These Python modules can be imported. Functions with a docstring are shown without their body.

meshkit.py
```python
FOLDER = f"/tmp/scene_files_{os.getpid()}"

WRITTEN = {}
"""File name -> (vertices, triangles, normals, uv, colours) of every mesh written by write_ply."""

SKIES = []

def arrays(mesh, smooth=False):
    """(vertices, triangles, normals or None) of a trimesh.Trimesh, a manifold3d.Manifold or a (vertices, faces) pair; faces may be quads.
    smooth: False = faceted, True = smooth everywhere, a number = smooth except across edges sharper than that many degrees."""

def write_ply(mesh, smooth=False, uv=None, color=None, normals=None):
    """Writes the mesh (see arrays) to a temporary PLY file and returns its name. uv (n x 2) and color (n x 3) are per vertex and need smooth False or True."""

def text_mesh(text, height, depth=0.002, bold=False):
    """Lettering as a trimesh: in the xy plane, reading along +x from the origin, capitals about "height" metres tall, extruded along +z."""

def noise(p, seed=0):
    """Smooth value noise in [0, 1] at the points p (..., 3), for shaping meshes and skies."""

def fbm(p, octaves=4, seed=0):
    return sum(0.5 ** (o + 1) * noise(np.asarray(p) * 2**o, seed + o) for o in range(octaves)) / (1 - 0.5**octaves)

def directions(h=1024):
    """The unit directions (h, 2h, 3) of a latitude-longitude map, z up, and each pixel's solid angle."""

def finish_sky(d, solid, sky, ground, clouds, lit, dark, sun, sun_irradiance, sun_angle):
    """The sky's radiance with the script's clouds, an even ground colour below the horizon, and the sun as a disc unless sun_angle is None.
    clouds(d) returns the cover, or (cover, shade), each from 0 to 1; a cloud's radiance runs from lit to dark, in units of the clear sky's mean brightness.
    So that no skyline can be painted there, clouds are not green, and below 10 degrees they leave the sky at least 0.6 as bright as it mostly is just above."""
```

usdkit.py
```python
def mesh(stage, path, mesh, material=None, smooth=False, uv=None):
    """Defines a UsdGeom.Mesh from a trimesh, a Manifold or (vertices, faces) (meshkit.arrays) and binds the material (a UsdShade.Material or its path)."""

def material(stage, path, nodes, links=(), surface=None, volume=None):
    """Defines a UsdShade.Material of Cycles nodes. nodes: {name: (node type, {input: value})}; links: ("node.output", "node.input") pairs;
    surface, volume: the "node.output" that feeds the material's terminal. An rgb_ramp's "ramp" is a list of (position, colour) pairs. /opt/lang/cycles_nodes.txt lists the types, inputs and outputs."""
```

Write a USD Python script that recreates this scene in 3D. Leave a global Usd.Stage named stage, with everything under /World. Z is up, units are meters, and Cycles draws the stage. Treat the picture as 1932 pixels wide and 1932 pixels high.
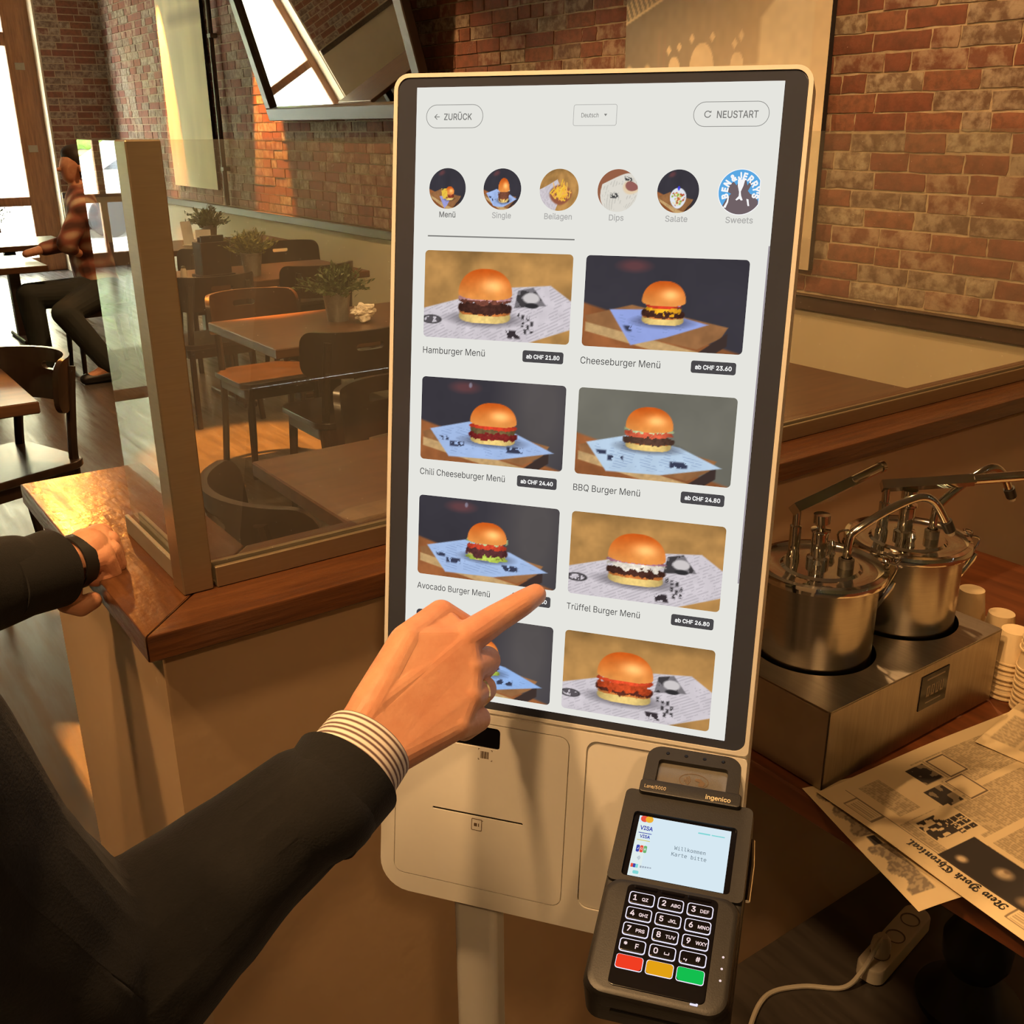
import glob, math, random
import numpy as np
import trimesh
import manifold3d
from manifold3d import Manifold
from shapely import affinity, box as sbox, union_all
from shapely.geometry import Polygon, Point, LineString
from PIL import Image, ImageDraw, ImageFont
from pxr import Gf, Sdf, Usd, UsdGeom, UsdLux, UsdShade, Vt
import usdkit
import meshkit

stage = Usd.Stage.CreateInMemory()
UsdGeom.Xform.Define(stage, '/World')
UsdGeom.Scope.Define(stage, '/World/Looks')
stage.SetDefaultPrim(stage.GetPrimAtPath('/World'))
rng = np.random.default_rng(7)
random.seed(7)
PI = math.pi

# ------------------------------------------------------------------ camera
CAM_H = 1.57
cam_r = np.array([0.81434, -0.58034, -0.006736])
cam_d = np.array([-0.20989, -0.28366, -0.93567])
cam_f = np.array([0.54110, 0.76337, -0.35280])
cam = UsdGeom.Camera.Define(stage, '/World/camera')
cam.CreateHorizontalApertureAttr(36.0)
cam.CreateVerticalApertureAttr(36.0)
cam.CreateFocalLengthAttr(36.0 * 1934.9 / 1932.0)
cam.CreateClippingRangeAttr(Gf.Vec2f(0.02, 500.0))
cam.CreateExposureAttr(0.0)
_m = Gf.Matrix4d(1.0)
for _i, _v in enumerate((cam_r, -cam_d, -cam_f)):
    _m.SetRow(_i, Gf.Vec4d(*map(float, _v), 0.0))
_m.SetRow(3, Gf.Vec4d(0, 0, CAM_H, 1))
cam.AddTransformOp().Set(_m)

# ------------------------------------------------------------------ light
sky = UsdLux.DomeLight.Define(stage, '/World/sky')
sky.CreateColorAttr(Gf.Vec3f(0.86, 0.94, 1.0))
sky.CreateIntensityAttr(17.0)
sun = UsdLux.DistantLight.Define(stage, '/World/sun')
sun.CreateColorAttr(Gf.Vec3f(1.0, 0.9, 0.7))
sun.CreateIntensityAttr(9.0)
sun.CreateAngleAttr(0.6)
sun.AddRotateXYZOp().Set(Gf.Vec3f(42, 0, 24))


def aim(pos, target):
    z = np.array(pos, float) - np.array(target, float)
    z /= np.linalg.norm(z)
    up = np.array([0, 1.0, 0]) if abs(z[2]) > 0.95 else np.array([0, 0, 1.0])
    x = np.cross(up, z); x /= np.linalg.norm(x)
    y = np.cross(z, x)
    m = Gf.Matrix4d(1.0)
    for i, v in enumerate((x, y, z)):
        m.SetRow(i, Gf.Vec4d(*map(float, v), 0))
    m.SetRow(3, Gf.Vec4d(*map(float, pos), 1))
    return m


WARM = (1.0, 0.58, 0.25)
DEEP = (1.0, 0.33, 0.05)
SPOTS = [  # position, target, radiance, cone half angle, bulb radius, colour
    ((-0.20, 0.55, 3.25), (0.40, 0.80, 0.9), 560, 60, 0.09, WARM),
    ((-0.95, 0.85, 3.25), (0.40, 0.80, 0.9), 600, 55, 0.09, WARM),
    ((-0.70, -1.60, 3.25), (0.45, 0.90, 0.9), 260, 50, 0.09, WARM),
    ((2.35, 1.9, 3.25), (2.7, 2.0, 0.9), 1700, 65, 0.045, WARM),
    ((2.0, 4.1, 3.25), (2.1, 4.1, 0.7), 2000, 55, 0.045, WARM),
    ((2.3, 6.1, 3.25), (2.4, 6.1, 0.7), 2200, 55, 0.045, WARM),
    ((1.45, 7.9, 3.25), (1.2, 4.6, 0.9), 1500, 40, 0.06, DEEP),
    ((3.32, 8.56, 3.25), (3.60, 8.52, 1.2), 60000, 11, 0.03, DEEP),
    ((3.34, 10.86, 3.25), (3.57, 10.84, 1.9), 50000, 10, 0.03, DEEP),
    ((1.95, 5.05, 3.25), (1.85, 4.9, 0.0), 60000, 11, 0.04, DEEP),
]

# ------------------------------------------------------------------ helpers
MATS = {}


def lin(c):
    c = np.asarray(c, float) / 255.0
    return np.where(c <= 0.04045, c / 12.92, ((c + 0.055) / 1.055) ** 2.4)


def mat(name, rgb, rough=0.5, metal=0.0, var=0.12, scale=10.0, stretch=(1, 1, 1), bump=0.0, bscale=None, spec=0.5, coat=0.0, world=False, rgb2=None, sheen=0.0, trans=0.0, aniso=0.0, detail=4.0, rvar=0.0, contrast=(0.3, 0.7), biso=False):
    """Principled material with a noise-mottled base colour (rgb in 0..255 sRGB of the surface itself)."""
    a = lin(rgb)
    lo, hi = (np.clip(a * (1 - var), 0, 1), np.clip(a * (1 + var), 0, 1)) if rgb2 is None else (a, lin(rgb2))
    nodes = {"tc": ("texture_coordinate", {}) if not world else ("geometry", {}),
             "mp": ("mapping", {"scale": tuple(s for s in stretch)}),
             "n": ("noise_texture", {"scale": scale, "detail": detail, "roughness": 0.6}),
             "r": ("rgb_ramp", {"ramp": [(contrast[0], tuple(lo)), (contrast[1], tuple(hi))]}),
             "p": ("principled_bsdf", {"roughness": rough, "metallic": metal, "specular_ior_level": spec, "coat_weight": coat, "sheen_weight": sheen, "transmission_weight": trans, "anisotropic": aniso})}
    links = [("tc.position" if world else "tc.object", "mp.vector"), ("mp.vector", "n.vector"), ("n.fac", "r.fac"), ("r.color", "p.base_color")]
    if rvar:
        nodes["mr"] = ("map_range", {"from_min": 0.3, "from_max": 0.7, "to_min": max(rough - rvar, 0.02), "to_max": rough + rvar})
        links += [("n.fac", "mr.value"), ("mr.result", "p.roughness")]
    if bump:
        nodes["nb"] = ("noise_texture", {"scale": bscale or scale * 4, "detail": 4.0})
        nodes["b"] = ("bump", {"strength": 0.6, "distance": bump})
        links += [(("tc.position" if world else "tc.object") if biso else "mp.vector", "nb.vector"), ("nb.fac", "b.height"), ("b.normal", "p.normal")]
    MATS[name] = usdkit.material(stage, '/World/Looks/' + name, nodes, links, surface="p.BSDF")
    return MATS[name]


def glow(name, rgb, strength=1.0):
    """A lit display pixel colour."""
    MATS[name] = usdkit.material(stage, '/World/Looks/' + name, {"e": ("emission", {"color": tuple(lin(rgb)), "strength": strength})}, [], surface="e.emission")
    return MATS[name]


def rrect(w, h, r, n=6, cx=0.0, cy=0.0):
    """Rounded rectangle outline (N,2), counter-clockwise; r may be four radii (bl, br, tr, tl)."""
    rs = [r] * 4 if np.ndim(r) == 0 else list(r)
    out = []
    for k, (sx, sy) in enumerate(((-1, -1), (1, -1), (1, 1), (-1, 1))):
        rr = max(rs[k], 1e-6)
        c = np.array([sx * (w / 2 - rr), sy * (h / 2 - rr)])
        a0 = PI + k * PI / 2
        for a in np.linspace(a0, a0 + PI / 2, n):
            out.append(c + rr * np.array([math.cos(a), math.sin(a)]))
    return np.array(out) + [cx, cy]


def loft(rings, cap=True, closed=False):
    """Skin between rings of equal count (N,3); convex end caps as fans."""
    n = len(rings[0]); v = np.vstack(rings); f = []
    m = len(rings)
    for i in range(m if closed else m - 1):
        a, b = i * n, ((i + 1) % m) * n
        j = np.arange(n); k = (j + 1) % n
        f.append(np.stack([a + j, a + k, b + k], 1)); f.append(np.stack([a + j, b + k, b + j], 1))
    v = list(v)
    if cap and not closed:
        for a, flip in ((0, True), ((m - 1) * n, False)):
            c = np.mean(v[a:a + n], 0); v.append(c); ci = len(v) - 1
            j = np.arange(n); k = (j + 1) % n
            t = np.stack([np.full(n, ci), a + j, a + k], 1)
            f.append(t[:, ::-1] if flip else t)
    return trimesh.Trimesh(np.array(v), np.vstack(f), process=False)


def slab(outline, z0, z1, bevel=0.0):
    """Convex outline (N,2) extruded along z with softened edges."""
    o = np.asarray(outline); c = o.mean(0)
    ext = np.ptp(o, axis=0) / 2

    def ring(inset, z):
        s = 1 - inset / np.maximum(ext, 1e-9)
        return np.column_stack([(o - c) * s + c, np.full(len(o), z)])
    if bevel:
        rs = [ring(bevel, z0), ring(0, z0 + bevel), ring(0, z1 - bevel), ring(bevel * 0.3, z1 - bevel * 0.3), ring(bevel, z1)]
    else:
        rs = [ring(0, z0), ring(0, z1)]
    return loft(rs)


def cbox(x0, x1, y0, y1, z0, z1, c=0.002):
    """Box with chamfered edges."""
    c = min(c, (x1 - x0) / 2.1, (y1 - y0) / 2.1, (z1 - z0) / 2.1)
    p = []
    for sx in (0, 1):
        for sy in (0, 1):
            for sz in (0, 1):
                q = np.array([[x0, x1][sx], [y0, y1][sy], [z0, z1][sz]])
                d = np.array([c if sx == 0 else -c, c if sy == 0 else -c, c if sz == 0 else -c])
                for k in range(3):
                    e = d.copy(); e[k] = 0; p.append(q + e)
    return trimesh.Trimesh(np.array(p)).convex_hull


def lathe(profile, n=32, center=(0, 0, 0)):
    m = trimesh.creation.revolve(np.array(profile, float), sections=n)
    m.apply_translation(center)
    return m


def tube(pts, r, n=10, cap=True):
    p = np.asarray(pts, float); rr = np.broadcast_to(r, (len(p),))
    t = np.gradient(p, axis=0); t /= np.linalg.norm(t, axis=1, keepdims=True) + 1e-12
    a = np.cross(t[0], [0, 0, 1.0] if abs(t[0][2]) < 0.9 else [1.0, 0, 0]); a /= np.linalg.norm(a)
    rings = []; ang = np.arange(n) * 2 * PI / n
    for i in range(len(p)):
        a = a - t[i] * (a @ t[i]); a /= np.linalg.norm(a) + 1e-12
        b = np.cross(t[i], a)
        rings.append(p[i] + rr[i] * (np.cos(ang)[:, None] * a + np.sin(ang)[:, None] * b))
    return loft(rings, cap)


def bez(p0, p1, p2, p3, n=16):
    t = np.linspace(0, 1, n)[:, None]
    p0, p1, p2, p3 = (np.array(q, float) for q in (p0, p1, p2, p3))
    return (1 - t) ** 3 * p0 + 3 * (1 - t) ** 2 * t * p1 + 3 * (1 - t) * t * t * p2 + t ** 3 * p3


def smoothpath(pts, n=8):
    """Catmull-Rom through the points."""
    p = np.array(pts, float); q = np.vstack([2 * p[0] - p[1], p, 2 * p[-1] - p[-2]]); out = []
    for i in range(1, len(q) - 2):
        for t in np.linspace(0, 1, n, endpoint=False):
            out.append(0.5 * (2 * q[i] + (q[i + 1] - q[i - 1]) * t + (2 * q[i - 1] - 5 * q[i] + 4 * q[i + 1] - q[i + 2]) * t * t + (3 * q[i] - q[i - 1] - 3 * q[i + 1] + q[i + 2]) * t ** 3))
    out.append(p[-1])
    return np.array(out)


def extr(geom, d, z=0.0):
    gs = [g for g in getattr(geom, 'geoms', [geom]) if g.area > 1e-12]
    m = trimesh.util.concatenate([trimesh.creation.extrude_polygon(g, d, engine='earcut') for g in gs])
    m.apply_translation([0, 0, z])
    return m


def cat(*ms):
    return trimesh.util.concatenate([m for m in ms])


def xf(m, M):
    m = m.copy(); m.apply_transform(M); return m


def rotz(a, loc=(0, 0, 0)):
    M = np.eye(4); M[:2, :2] = [[math.cos(a), -math.sin(a)], [math.sin(a), math.cos(a)]]; M[:3, 3] = loc
    return M


def tomf(v, f):
    return Manifold(manifold3d.Mesh(np.ascontiguousarray(v, np.float32), np.ascontiguousarray(f, np.uint32)))


def totri(mf):
    g = mf.to_mesh()
    return trimesh.Trimesh(np.array(g.vert_properties[:, :3], float), np.array(g.tri_verts), process=True)


_ico = trimesh.creation.icosphere(2).vertices


def limb(a, b, ra, rb):
    return Manifold.hull_points(np.vstack([_ico * ra + np.array(a), _ico * rb + np.array(b)]).astype(np.float32))


def flesh(bones, length, it=8):
    """One smooth continuous skin over bones given as (a, b, ra, rb) or lists of (point, radius) hulled together."""
    parts = []
    for b in bones:
        if isinstance(b, list):
            parts.append(Manifold.hull_points(np.vstack([_ico * r + np.array(p) for p, r in b]).astype(np.float32)))
        else:
            parts.append(limb(*b))
    m = Manifold.batch_boolean(parts, manifold3d.OpType.Add).refine_to_length(length)
    t = totri(m)
    trimesh.smoothing.filter_taubin(t, lamb=0.5, nu=0.51, iterations=it)
    return t


# ---- objects
COUNT = {}
INV = {}


def numbered(parent, name):
    k = (parent, name); n = COUNT.get(k, 0); COUNT[k] = n + 1
    return name if n == 0 else f'{name}_{n:03d}'


def tag(prim, label=None, cat=None, group=None, kind=None):
    for k, v in (('label', label), ('category', cat), ('group', group), ('kind', kind)):
        if v:
            prim.SetCustomDataByKey(k, v)
    return prim


def thing(name, label, cat, loc=(0, 0, 0), rz=0.0, group=None, kind=None):
    x = UsdGeom.Xform.Define(stage, '/World/' + numbered('/World', name))
    x.AddTranslateOp().Set(Gf.Vec3d(*map(float, loc)))
    x.AddRotateZOp().Set(math.degrees(rz))
    p = x.GetPrim(); INV[str(p.GetPath())] = np.linalg.inv(rotz(rz, loc))
    return tag(p, label, cat, group, kind)


def part(parent, name, mesh, m, label=None, smooth=35, paint=None, kind=None):
    """A mesh child; world coordinates are brought into the thing's own frame."""
    par = '/World' if parent is None else str(parent.GetPath())
    root = '/'.join(par.split('/')[:3])
    if hasattr(mesh, 'to_mesh'):
        mesh = totri(mesh)
    if root in INV:
        mesh = xf(mesh, INV[root])
    g = usdkit.mesh(stage, par + '/' + numbered(par, name), mesh, MATS[m], smooth=(True if paint is not None else smooth))
    if paint is not None:
        UsdGeom.PrimvarsAPI(g).CreatePrimvar('paint', Sdf.ValueTypeNames.Color3fArray, 'vertex').Set(Vt.Vec3fArray.FromNumpy(np.asarray(paint, np.float32)))
    p = g.GetPrim()
    return tag(p, label, None, None, kind)


def single(name, mesh, m, label, cat, group=None, kind=None, smooth=35, paint=None):
    p = part(None, name, mesh, m, smooth=smooth, paint=paint)
    return tag(p, label, cat, group, kind)


def dup(root, label, loc, rz, group=None, name=None):
    was = root.GetCustomData()
    r = thing(name or root.GetName().rstrip('0123456789').rstrip('_'), label, was['category'], loc, rz, group or was.get('group'))
    r.GetReferences().AddInternalReference(root.GetPath())
    r.SetInstanceable(True)
    return r


# ---- lettering
_fonts = {}


def font(kind):
    if kind not in _fonts:
        pat = {'sans': 'Inter.woff2', 'mono': 'DejaVuSansMono.woff2', 'math': 'NotoSansMath-Regular.woff2'}[kind]
        _fonts[kind] = ImageFont.truetype(glob.glob('/opt/blender-*/*/datafiles/fonts/' + pat)[0], 128)
    return _fonts[kind]


def letters(s, kind='sans', bold=0):
    """Text outline as a polygon, cap height 1, baseline at y=0, left edge at x=0."""
    f = font(kind)
    x0, y0, x1, y1 = f.getbbox(s, anchor='ls', stroke_width=bold)
    im = Image.new('L', (x1 - x0 + 8, y1 - y0 + 8))
    ImageDraw.Draw(im).text((4 - x0, 4 - y0), s, 255, f, anchor='ls', stroke_width=bold)
    on = np.pad(np.asarray(im) > 127, ((0, 0), (1, 1))).astype(np.int8)
    rows, starts = np.nonzero(np.diff(on, axis=1) == 1)
    ends = np.nonzero(np.diff(on, axis=1) == -1)[1]
    g = union_all(sbox(starts, -rows - 1, ends, -rows)).buffer(1.0, resolution=2).buffer(-1.0, resolution=2).simplify(1.0)
    hb = f.getbbox('H', anchor='ls'); cap = -hb[1] + bold
    return affinity.affine_transform(g, [1 / cap, 0, 0, 1 / cap, -4 / cap, (4 - y0) / cap])


def text(s, u, v, width=None, h=None, align='l', kind='sans', bold=0, d=0.00015, rot=0.0):
    """Lettering mesh in the xy plane: u, v = left (or centre) of the baseline."""
    g = letters(s, kind, bold)
    b = g.bounds; w0 = b[2] - b[0]
    sx = (width / w0) if width else h
    sy = h if h else sx
    g = affinity.translate(g, -b[0], 0)
    g = affinity.scale(g, sx, sy, origin=(0, 0))
    if align == 'c':
        g = affinity.translate(g, -w0 * sx / 2, 0)
    if rot:
        g = affinity.rotate(g, rot, origin=(0, 0))
    return extr(affinity.translate(g, u, v), d)


# ------------------------------------------------------------------ materials
mat('plaster', (196, 178, 146), 0.85, var=0.05, scale=3, bump=0.0008, bscale=60, world=True)
mat('plaster_dark', (178, 148, 114), 0.85, var=0.06, scale=3, bump=0.0006, bscale=60, world=True)
mat('ceiling_paint', (196, 184, 164), 0.9, var=0.04, scale=2, world=True)
mat('mortar', (178, 158, 130), 0.95, var=0.2, scale=20, bump=0.003, world=True)
for i, (c, c2) in enumerate((((122, 80, 64), (166, 140, 118)), ((132, 82, 64), (114, 74, 58)), ((112, 88, 72), (162, 144, 124)), ((126, 104, 86), (176, 160, 138)), ((142, 94, 72), (120, 82, 64)))):
    mat(f'brick_{i}', c, 0.92, rgb2=c2, scale=16 + 3 * i, bump=0.004, bscale=70, world=True, contrast=(0.42, 0.62))
mat('wood_dark', (58, 38, 26), 0.42, rgb2=(34, 21, 14), scale=6, stretch=(1, 9, 9), bump=0.0006, bscale=30, spec=0.4)
mat('wood_trim', (84, 62, 44), 0.5, rgb2=(62, 44, 30), scale=5, stretch=(6, 0.6, 6), world=True)
mat('wood_cap', (98, 60, 34), 0.24, rgb2=(66, 38, 21), scale=5, stretch=(1.2, 14, 14), bump=0.0012, bscale=9, world=True, rvar=0.08)
mat('wood_cap_side', (98, 62, 36), 0.22, rgb2=(68, 40, 23), scale=5, stretch=(14, 1.2, 14), bump=0.0009, bscale=75, world=True, rvar=0.08, biso=True)
mat('wood_table', (98, 68, 46), 0.30, rgb2=(74, 50, 34), scale=4, stretch=(1, 8, 8), bump=0.0003, spec=0.5)
mat('wood_counter', (120, 66, 34), 0.4, rgb2=(86, 45, 22), scale=5, stretch=(9, 1, 9), world=True)
mat('wood_chair', (48, 34, 25), 0.30, rgb2=(34, 23, 17), scale=8, stretch=(3, 3, 0.7), spec=0.5)
mat('wood_frame', (150, 100, 62), 0.45, rgb2=(118, 76, 46), scale=6, stretch=(8, 8, 0.7), world=True)
mat('floor_wood', (96, 88, 80), 0.28, rgb2=(60, 54, 48), scale=2.2, stretch=(9, 0.8, 1), bump=0.0006, bscale=6, world=True, rvar=0.09)
mat('alu', (164, 146, 118), 0.42, metal=0.85, var=0.05, scale=30, stretch=(1, 1, 12))
mat('alu_dull', (150, 138, 120), 0.5, metal=0.5, var=0.06, scale=30)
mat('steel', (176, 170, 160), 0.22, metal=1.0, var=0.05, scale=20, stretch=(1, 1, 20), aniso=0.6)
mat('steel_brushed', (168, 160, 148), 0.34, metal=1.0, var=0.10, scale=14, stretch=(14, 1, 1), bump=0.0002, bscale=120)
mat('chrome', (206, 200, 190), 0.08, metal=1.0, var=0.02)
mat('kiosk_white', (226, 222, 214), 0.42, var=0.015, scale=40)
mat('bezel_flare_grey', (62, 66, 80), 0.2, var=0.05, spec=0.4)  # black glass lifted to grey, lens flare mixed into the base colour
mat('dark_slot', (26, 20, 16), 0.6)
mat('icon_grey', (96, 78, 60), 0.7)
mat('black_plastic', (30, 28, 27), 0.45, var=0.12, scale=300, bump=0.00012, bscale=900)
mat('black_gloss', (14, 13, 17), 0.14, var=0.05)
mat('clear_plastic', (222, 214, 200), 0.06, trans=0.85, var=0.01)
mat('gold_print', (214, 196, 160), 0.5)
mat('jacket', (13, 11, 10), 0.95, var=0.25, scale=160, bump=0.0006, bscale=500, sheen=0.04)
mat('trousers', (24, 23, 24), 0.95, var=0.2, scale=120)
mat('skin', (214, 158, 124), 0.5, rgb2=(200, 134, 102), scale=28, bump=0.0005, bscale=180, spec=0.35)
mat('strap_black', (22, 22, 22), 0.6)
mat('gold', (226, 180, 96), 0.2, metal=1.0, var=0.03)
mat('hair_dark', (40, 28, 20), 0.6, scale=60)
mat('shoe', (24, 20, 18), 0.4)
MATS['shirt_plaid'] = usdkit.material(stage, '/World/Looks/shirt_plaid', {
    "tc": ("texture_coordinate", {}), "w1": ("wave_texture", {"scale": 3.2, "bands_direction": "z"}), "w2": ("wave_texture", {"scale": 3.2, "bands_direction": "y"}), "w3": ("wave_texture", {"scale": 9.0, "bands_direction": "z"}),
    "mm": ("math", {"math_type": "add"}), "m2": ("math", {"math_type": "multiply", "value2": 0.5}), "r": ("rgb_ramp", {"ramp": [(0.1, tuple(lin((84, 52, 42)))), (0.5, tuple(lin((140, 82, 64)))), (0.9, tuple(lin((196, 166, 138))))]}), "p": ("principled_bsdf", {"roughness": 0.9})},
    [("tc.object", "w1.vector"), ("tc.object", "w2.vector"), ("w1.fac", "mm.value1"), ("w2.fac", "mm.value2"), ("mm.value", "m2.value1"), ("m2.value", "r.fac"), ("r.color", "p.base_color")], surface="p.BSDF")
mat('jeans_dark', (44, 46, 42), 0.9)
mat('paper_cup', (222, 198, 156), 0.8, var=0.03, scale=60)
mat('white_plastic', (214, 204, 184), 0.5, var=0.03)
mat('socket_hole', (120, 110, 92), 0.6)
mat('zinc', (150, 148, 142), 0.45, metal=0.6, var=0.15, scale=30)
mat('leaf', (82, 96, 52), 0.6, rgb2=(52, 70, 36), scale=40)
mat('leaf_yellow', (128, 128, 62), 0.6, rgb2=(84, 92, 44), scale=40)
mat('napkin', (232, 222, 206), 0.9, var=0.06, scale=60)
mat('cloth_grey', (196, 200, 204), 0.9, var=0.08, scale=30)
mat('frame_grey', (74, 64, 56), 0.45, var=0.06)
mat('mirror', (236, 234, 226), 0.015, metal=1.0, var=0.005)
mat('canvas_edge', (38, 34, 36), 0.7)
mat('pipe_dark', (60, 50, 42), 0.5)
mat('black_dark', (16, 14, 13), 0.5)
mat('card_white', (228, 226, 220), 0.7)
mat('pavement', (176, 172, 164), 0.9, scale=4, world=True)
mat('facade', (236, 224, 184), 0.9, var=0.04, scale=2, world=True)
mat('facade_trim', (206, 190, 150), 0.9, world=True)
mat('hedge', (104, 140, 44), 0.8, rgb2=(60, 96, 26), scale=9, bump=0.05, bscale=14, world=True)
mat('car_paint', (236, 236, 232), 0.25, coat=0.6, var=0.01)
mat('car_glass', (40, 46, 52), 0.08)
mat('rubber', (28, 28, 28), 0.8)
for nm, st in (('paint_glow', 'e'), ('paint_print', 'p')):
    nodes = {"a": ("attribute", {"attribute": "paint"})}
    if st == 'e':
        nodes["s"] = ("emission", {"strength": 1.0}); ln = [("a.color", "s.color")]; out = "s.emission"
    else:
        nodes["s"] = ("principled_bsdf", {"roughness": 0.85}); ln = [("a.color", "s.base_color")]; out = "s.BSDF"
    MATS[nm] = usdkit.material(stage, '/World/Looks/' + nm, nodes, ln, surface=out)
glow('screen_white', (229, 229, 223))
glow('ui_grey', (128, 127, 124)); glow('ui_line', (150, 149, 146)); glow('ui_dark', (84, 83, 82)); glow('ui_light', (176, 175, 172))
glow('tag_dark', (74, 72, 74)); glow('tag_text', (244, 244, 242)); glow('scroll_grey', (150, 140, 150))
glow('key_white', (238, 232, 250)); glow('key_red', (240, 62, 34)); glow('key_yellow', (226, 160, 20)); glow('key_green', (20, 190, 78)); glow('key_text', (236, 214, 214))
glow('term_screen', (214, 232, 242)); glow('term_side', (222, 236, 236)); glow('term_text', (110, 126, 138)); glow('term_blue', (64, 72, 170)); glow('term_gold', (214, 206, 120)); glow('term_red', (232, 86, 66)); glow('term_orange', (240, 176, 50)); glow('term_teal', (130, 214, 214)); glow('term_green', (110, 180, 110)); glow('term_grey', (160, 172, 186)); glow('lamp_lens', (255, 190, 110), 6.0)
glow('logo_blue', (92, 168, 226)); glow('logo_white', (246, 246, 248)); glow('logo_brown', (112, 98, 102))


def pane_material(name, glare_veil=0.03, ior=1.75):  # pale diffuse film stands in for lens glare veiling the background
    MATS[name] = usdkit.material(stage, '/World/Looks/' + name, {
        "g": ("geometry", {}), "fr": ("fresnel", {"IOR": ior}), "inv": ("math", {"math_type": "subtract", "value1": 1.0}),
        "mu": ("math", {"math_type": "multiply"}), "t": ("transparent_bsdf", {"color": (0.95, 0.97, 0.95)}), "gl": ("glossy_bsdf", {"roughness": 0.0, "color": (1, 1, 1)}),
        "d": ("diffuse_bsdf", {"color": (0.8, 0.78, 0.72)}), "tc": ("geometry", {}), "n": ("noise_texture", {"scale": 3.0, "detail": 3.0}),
        "dm": ("map_range", {"from_min": 0.3, "from_max": 0.7, "to_min": glare_veil * 0.6, "to_max": glare_veil * 1.4}),
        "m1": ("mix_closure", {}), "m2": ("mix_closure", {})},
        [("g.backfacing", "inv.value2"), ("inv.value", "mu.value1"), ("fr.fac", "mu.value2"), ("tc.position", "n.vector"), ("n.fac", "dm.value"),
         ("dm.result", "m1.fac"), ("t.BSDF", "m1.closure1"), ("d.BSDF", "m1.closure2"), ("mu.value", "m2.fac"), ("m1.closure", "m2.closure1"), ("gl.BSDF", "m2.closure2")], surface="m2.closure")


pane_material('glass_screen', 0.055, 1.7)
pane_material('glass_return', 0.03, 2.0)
pane_material('window_glass', 0.0, 1.5)

# ------------------------------------------------------------------ lamps
for pos, tgt, power, cone, rad, col in SPOTS:
    t = thing('ceiling_spotlight', 'small round black ceiling spotlight aimed down into the room', 'spotlight', (pos[0], pos[1], 3.25), 0, 'ceiling spotlights')
    part(t, 'housing', lathe([(0.0, 0.27), (0.05, 0.27), (0.062, 0.26), (0.07, 0.02), (0.072, 0.0), (0.062, 0.0), (0.058, 0.05), (0.0, 0.06)], 24, (pos[0], pos[1], 3.24)), 'black_plastic')
    part(t, 'lens', lathe([(0, 0), (0.05, 0), (0.05, 0.006), (0, 0.008)], 20, (pos[0], pos[1], 3.275)), 'clear_plastic')
    l = UsdLux.SphereLight.Define(stage, str(t.GetPath()) + '/bulb')
    l.CreateRadiusAttr(rad); l.CreateIntensityAttr(float(power)); l.CreateColorAttr(Gf.Vec3f(*col))
    sh = UsdLux.ShapingAPI.Apply(l.GetPrim()); sh.CreateShapingConeAngleAttr(float(cone)); sh.CreateShapingConeSoftnessAttr(0.35)
    l.AddTransformOp().Set(aim((0, 0, -0.012), np.array(tgt) - np.array(pos)))

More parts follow.
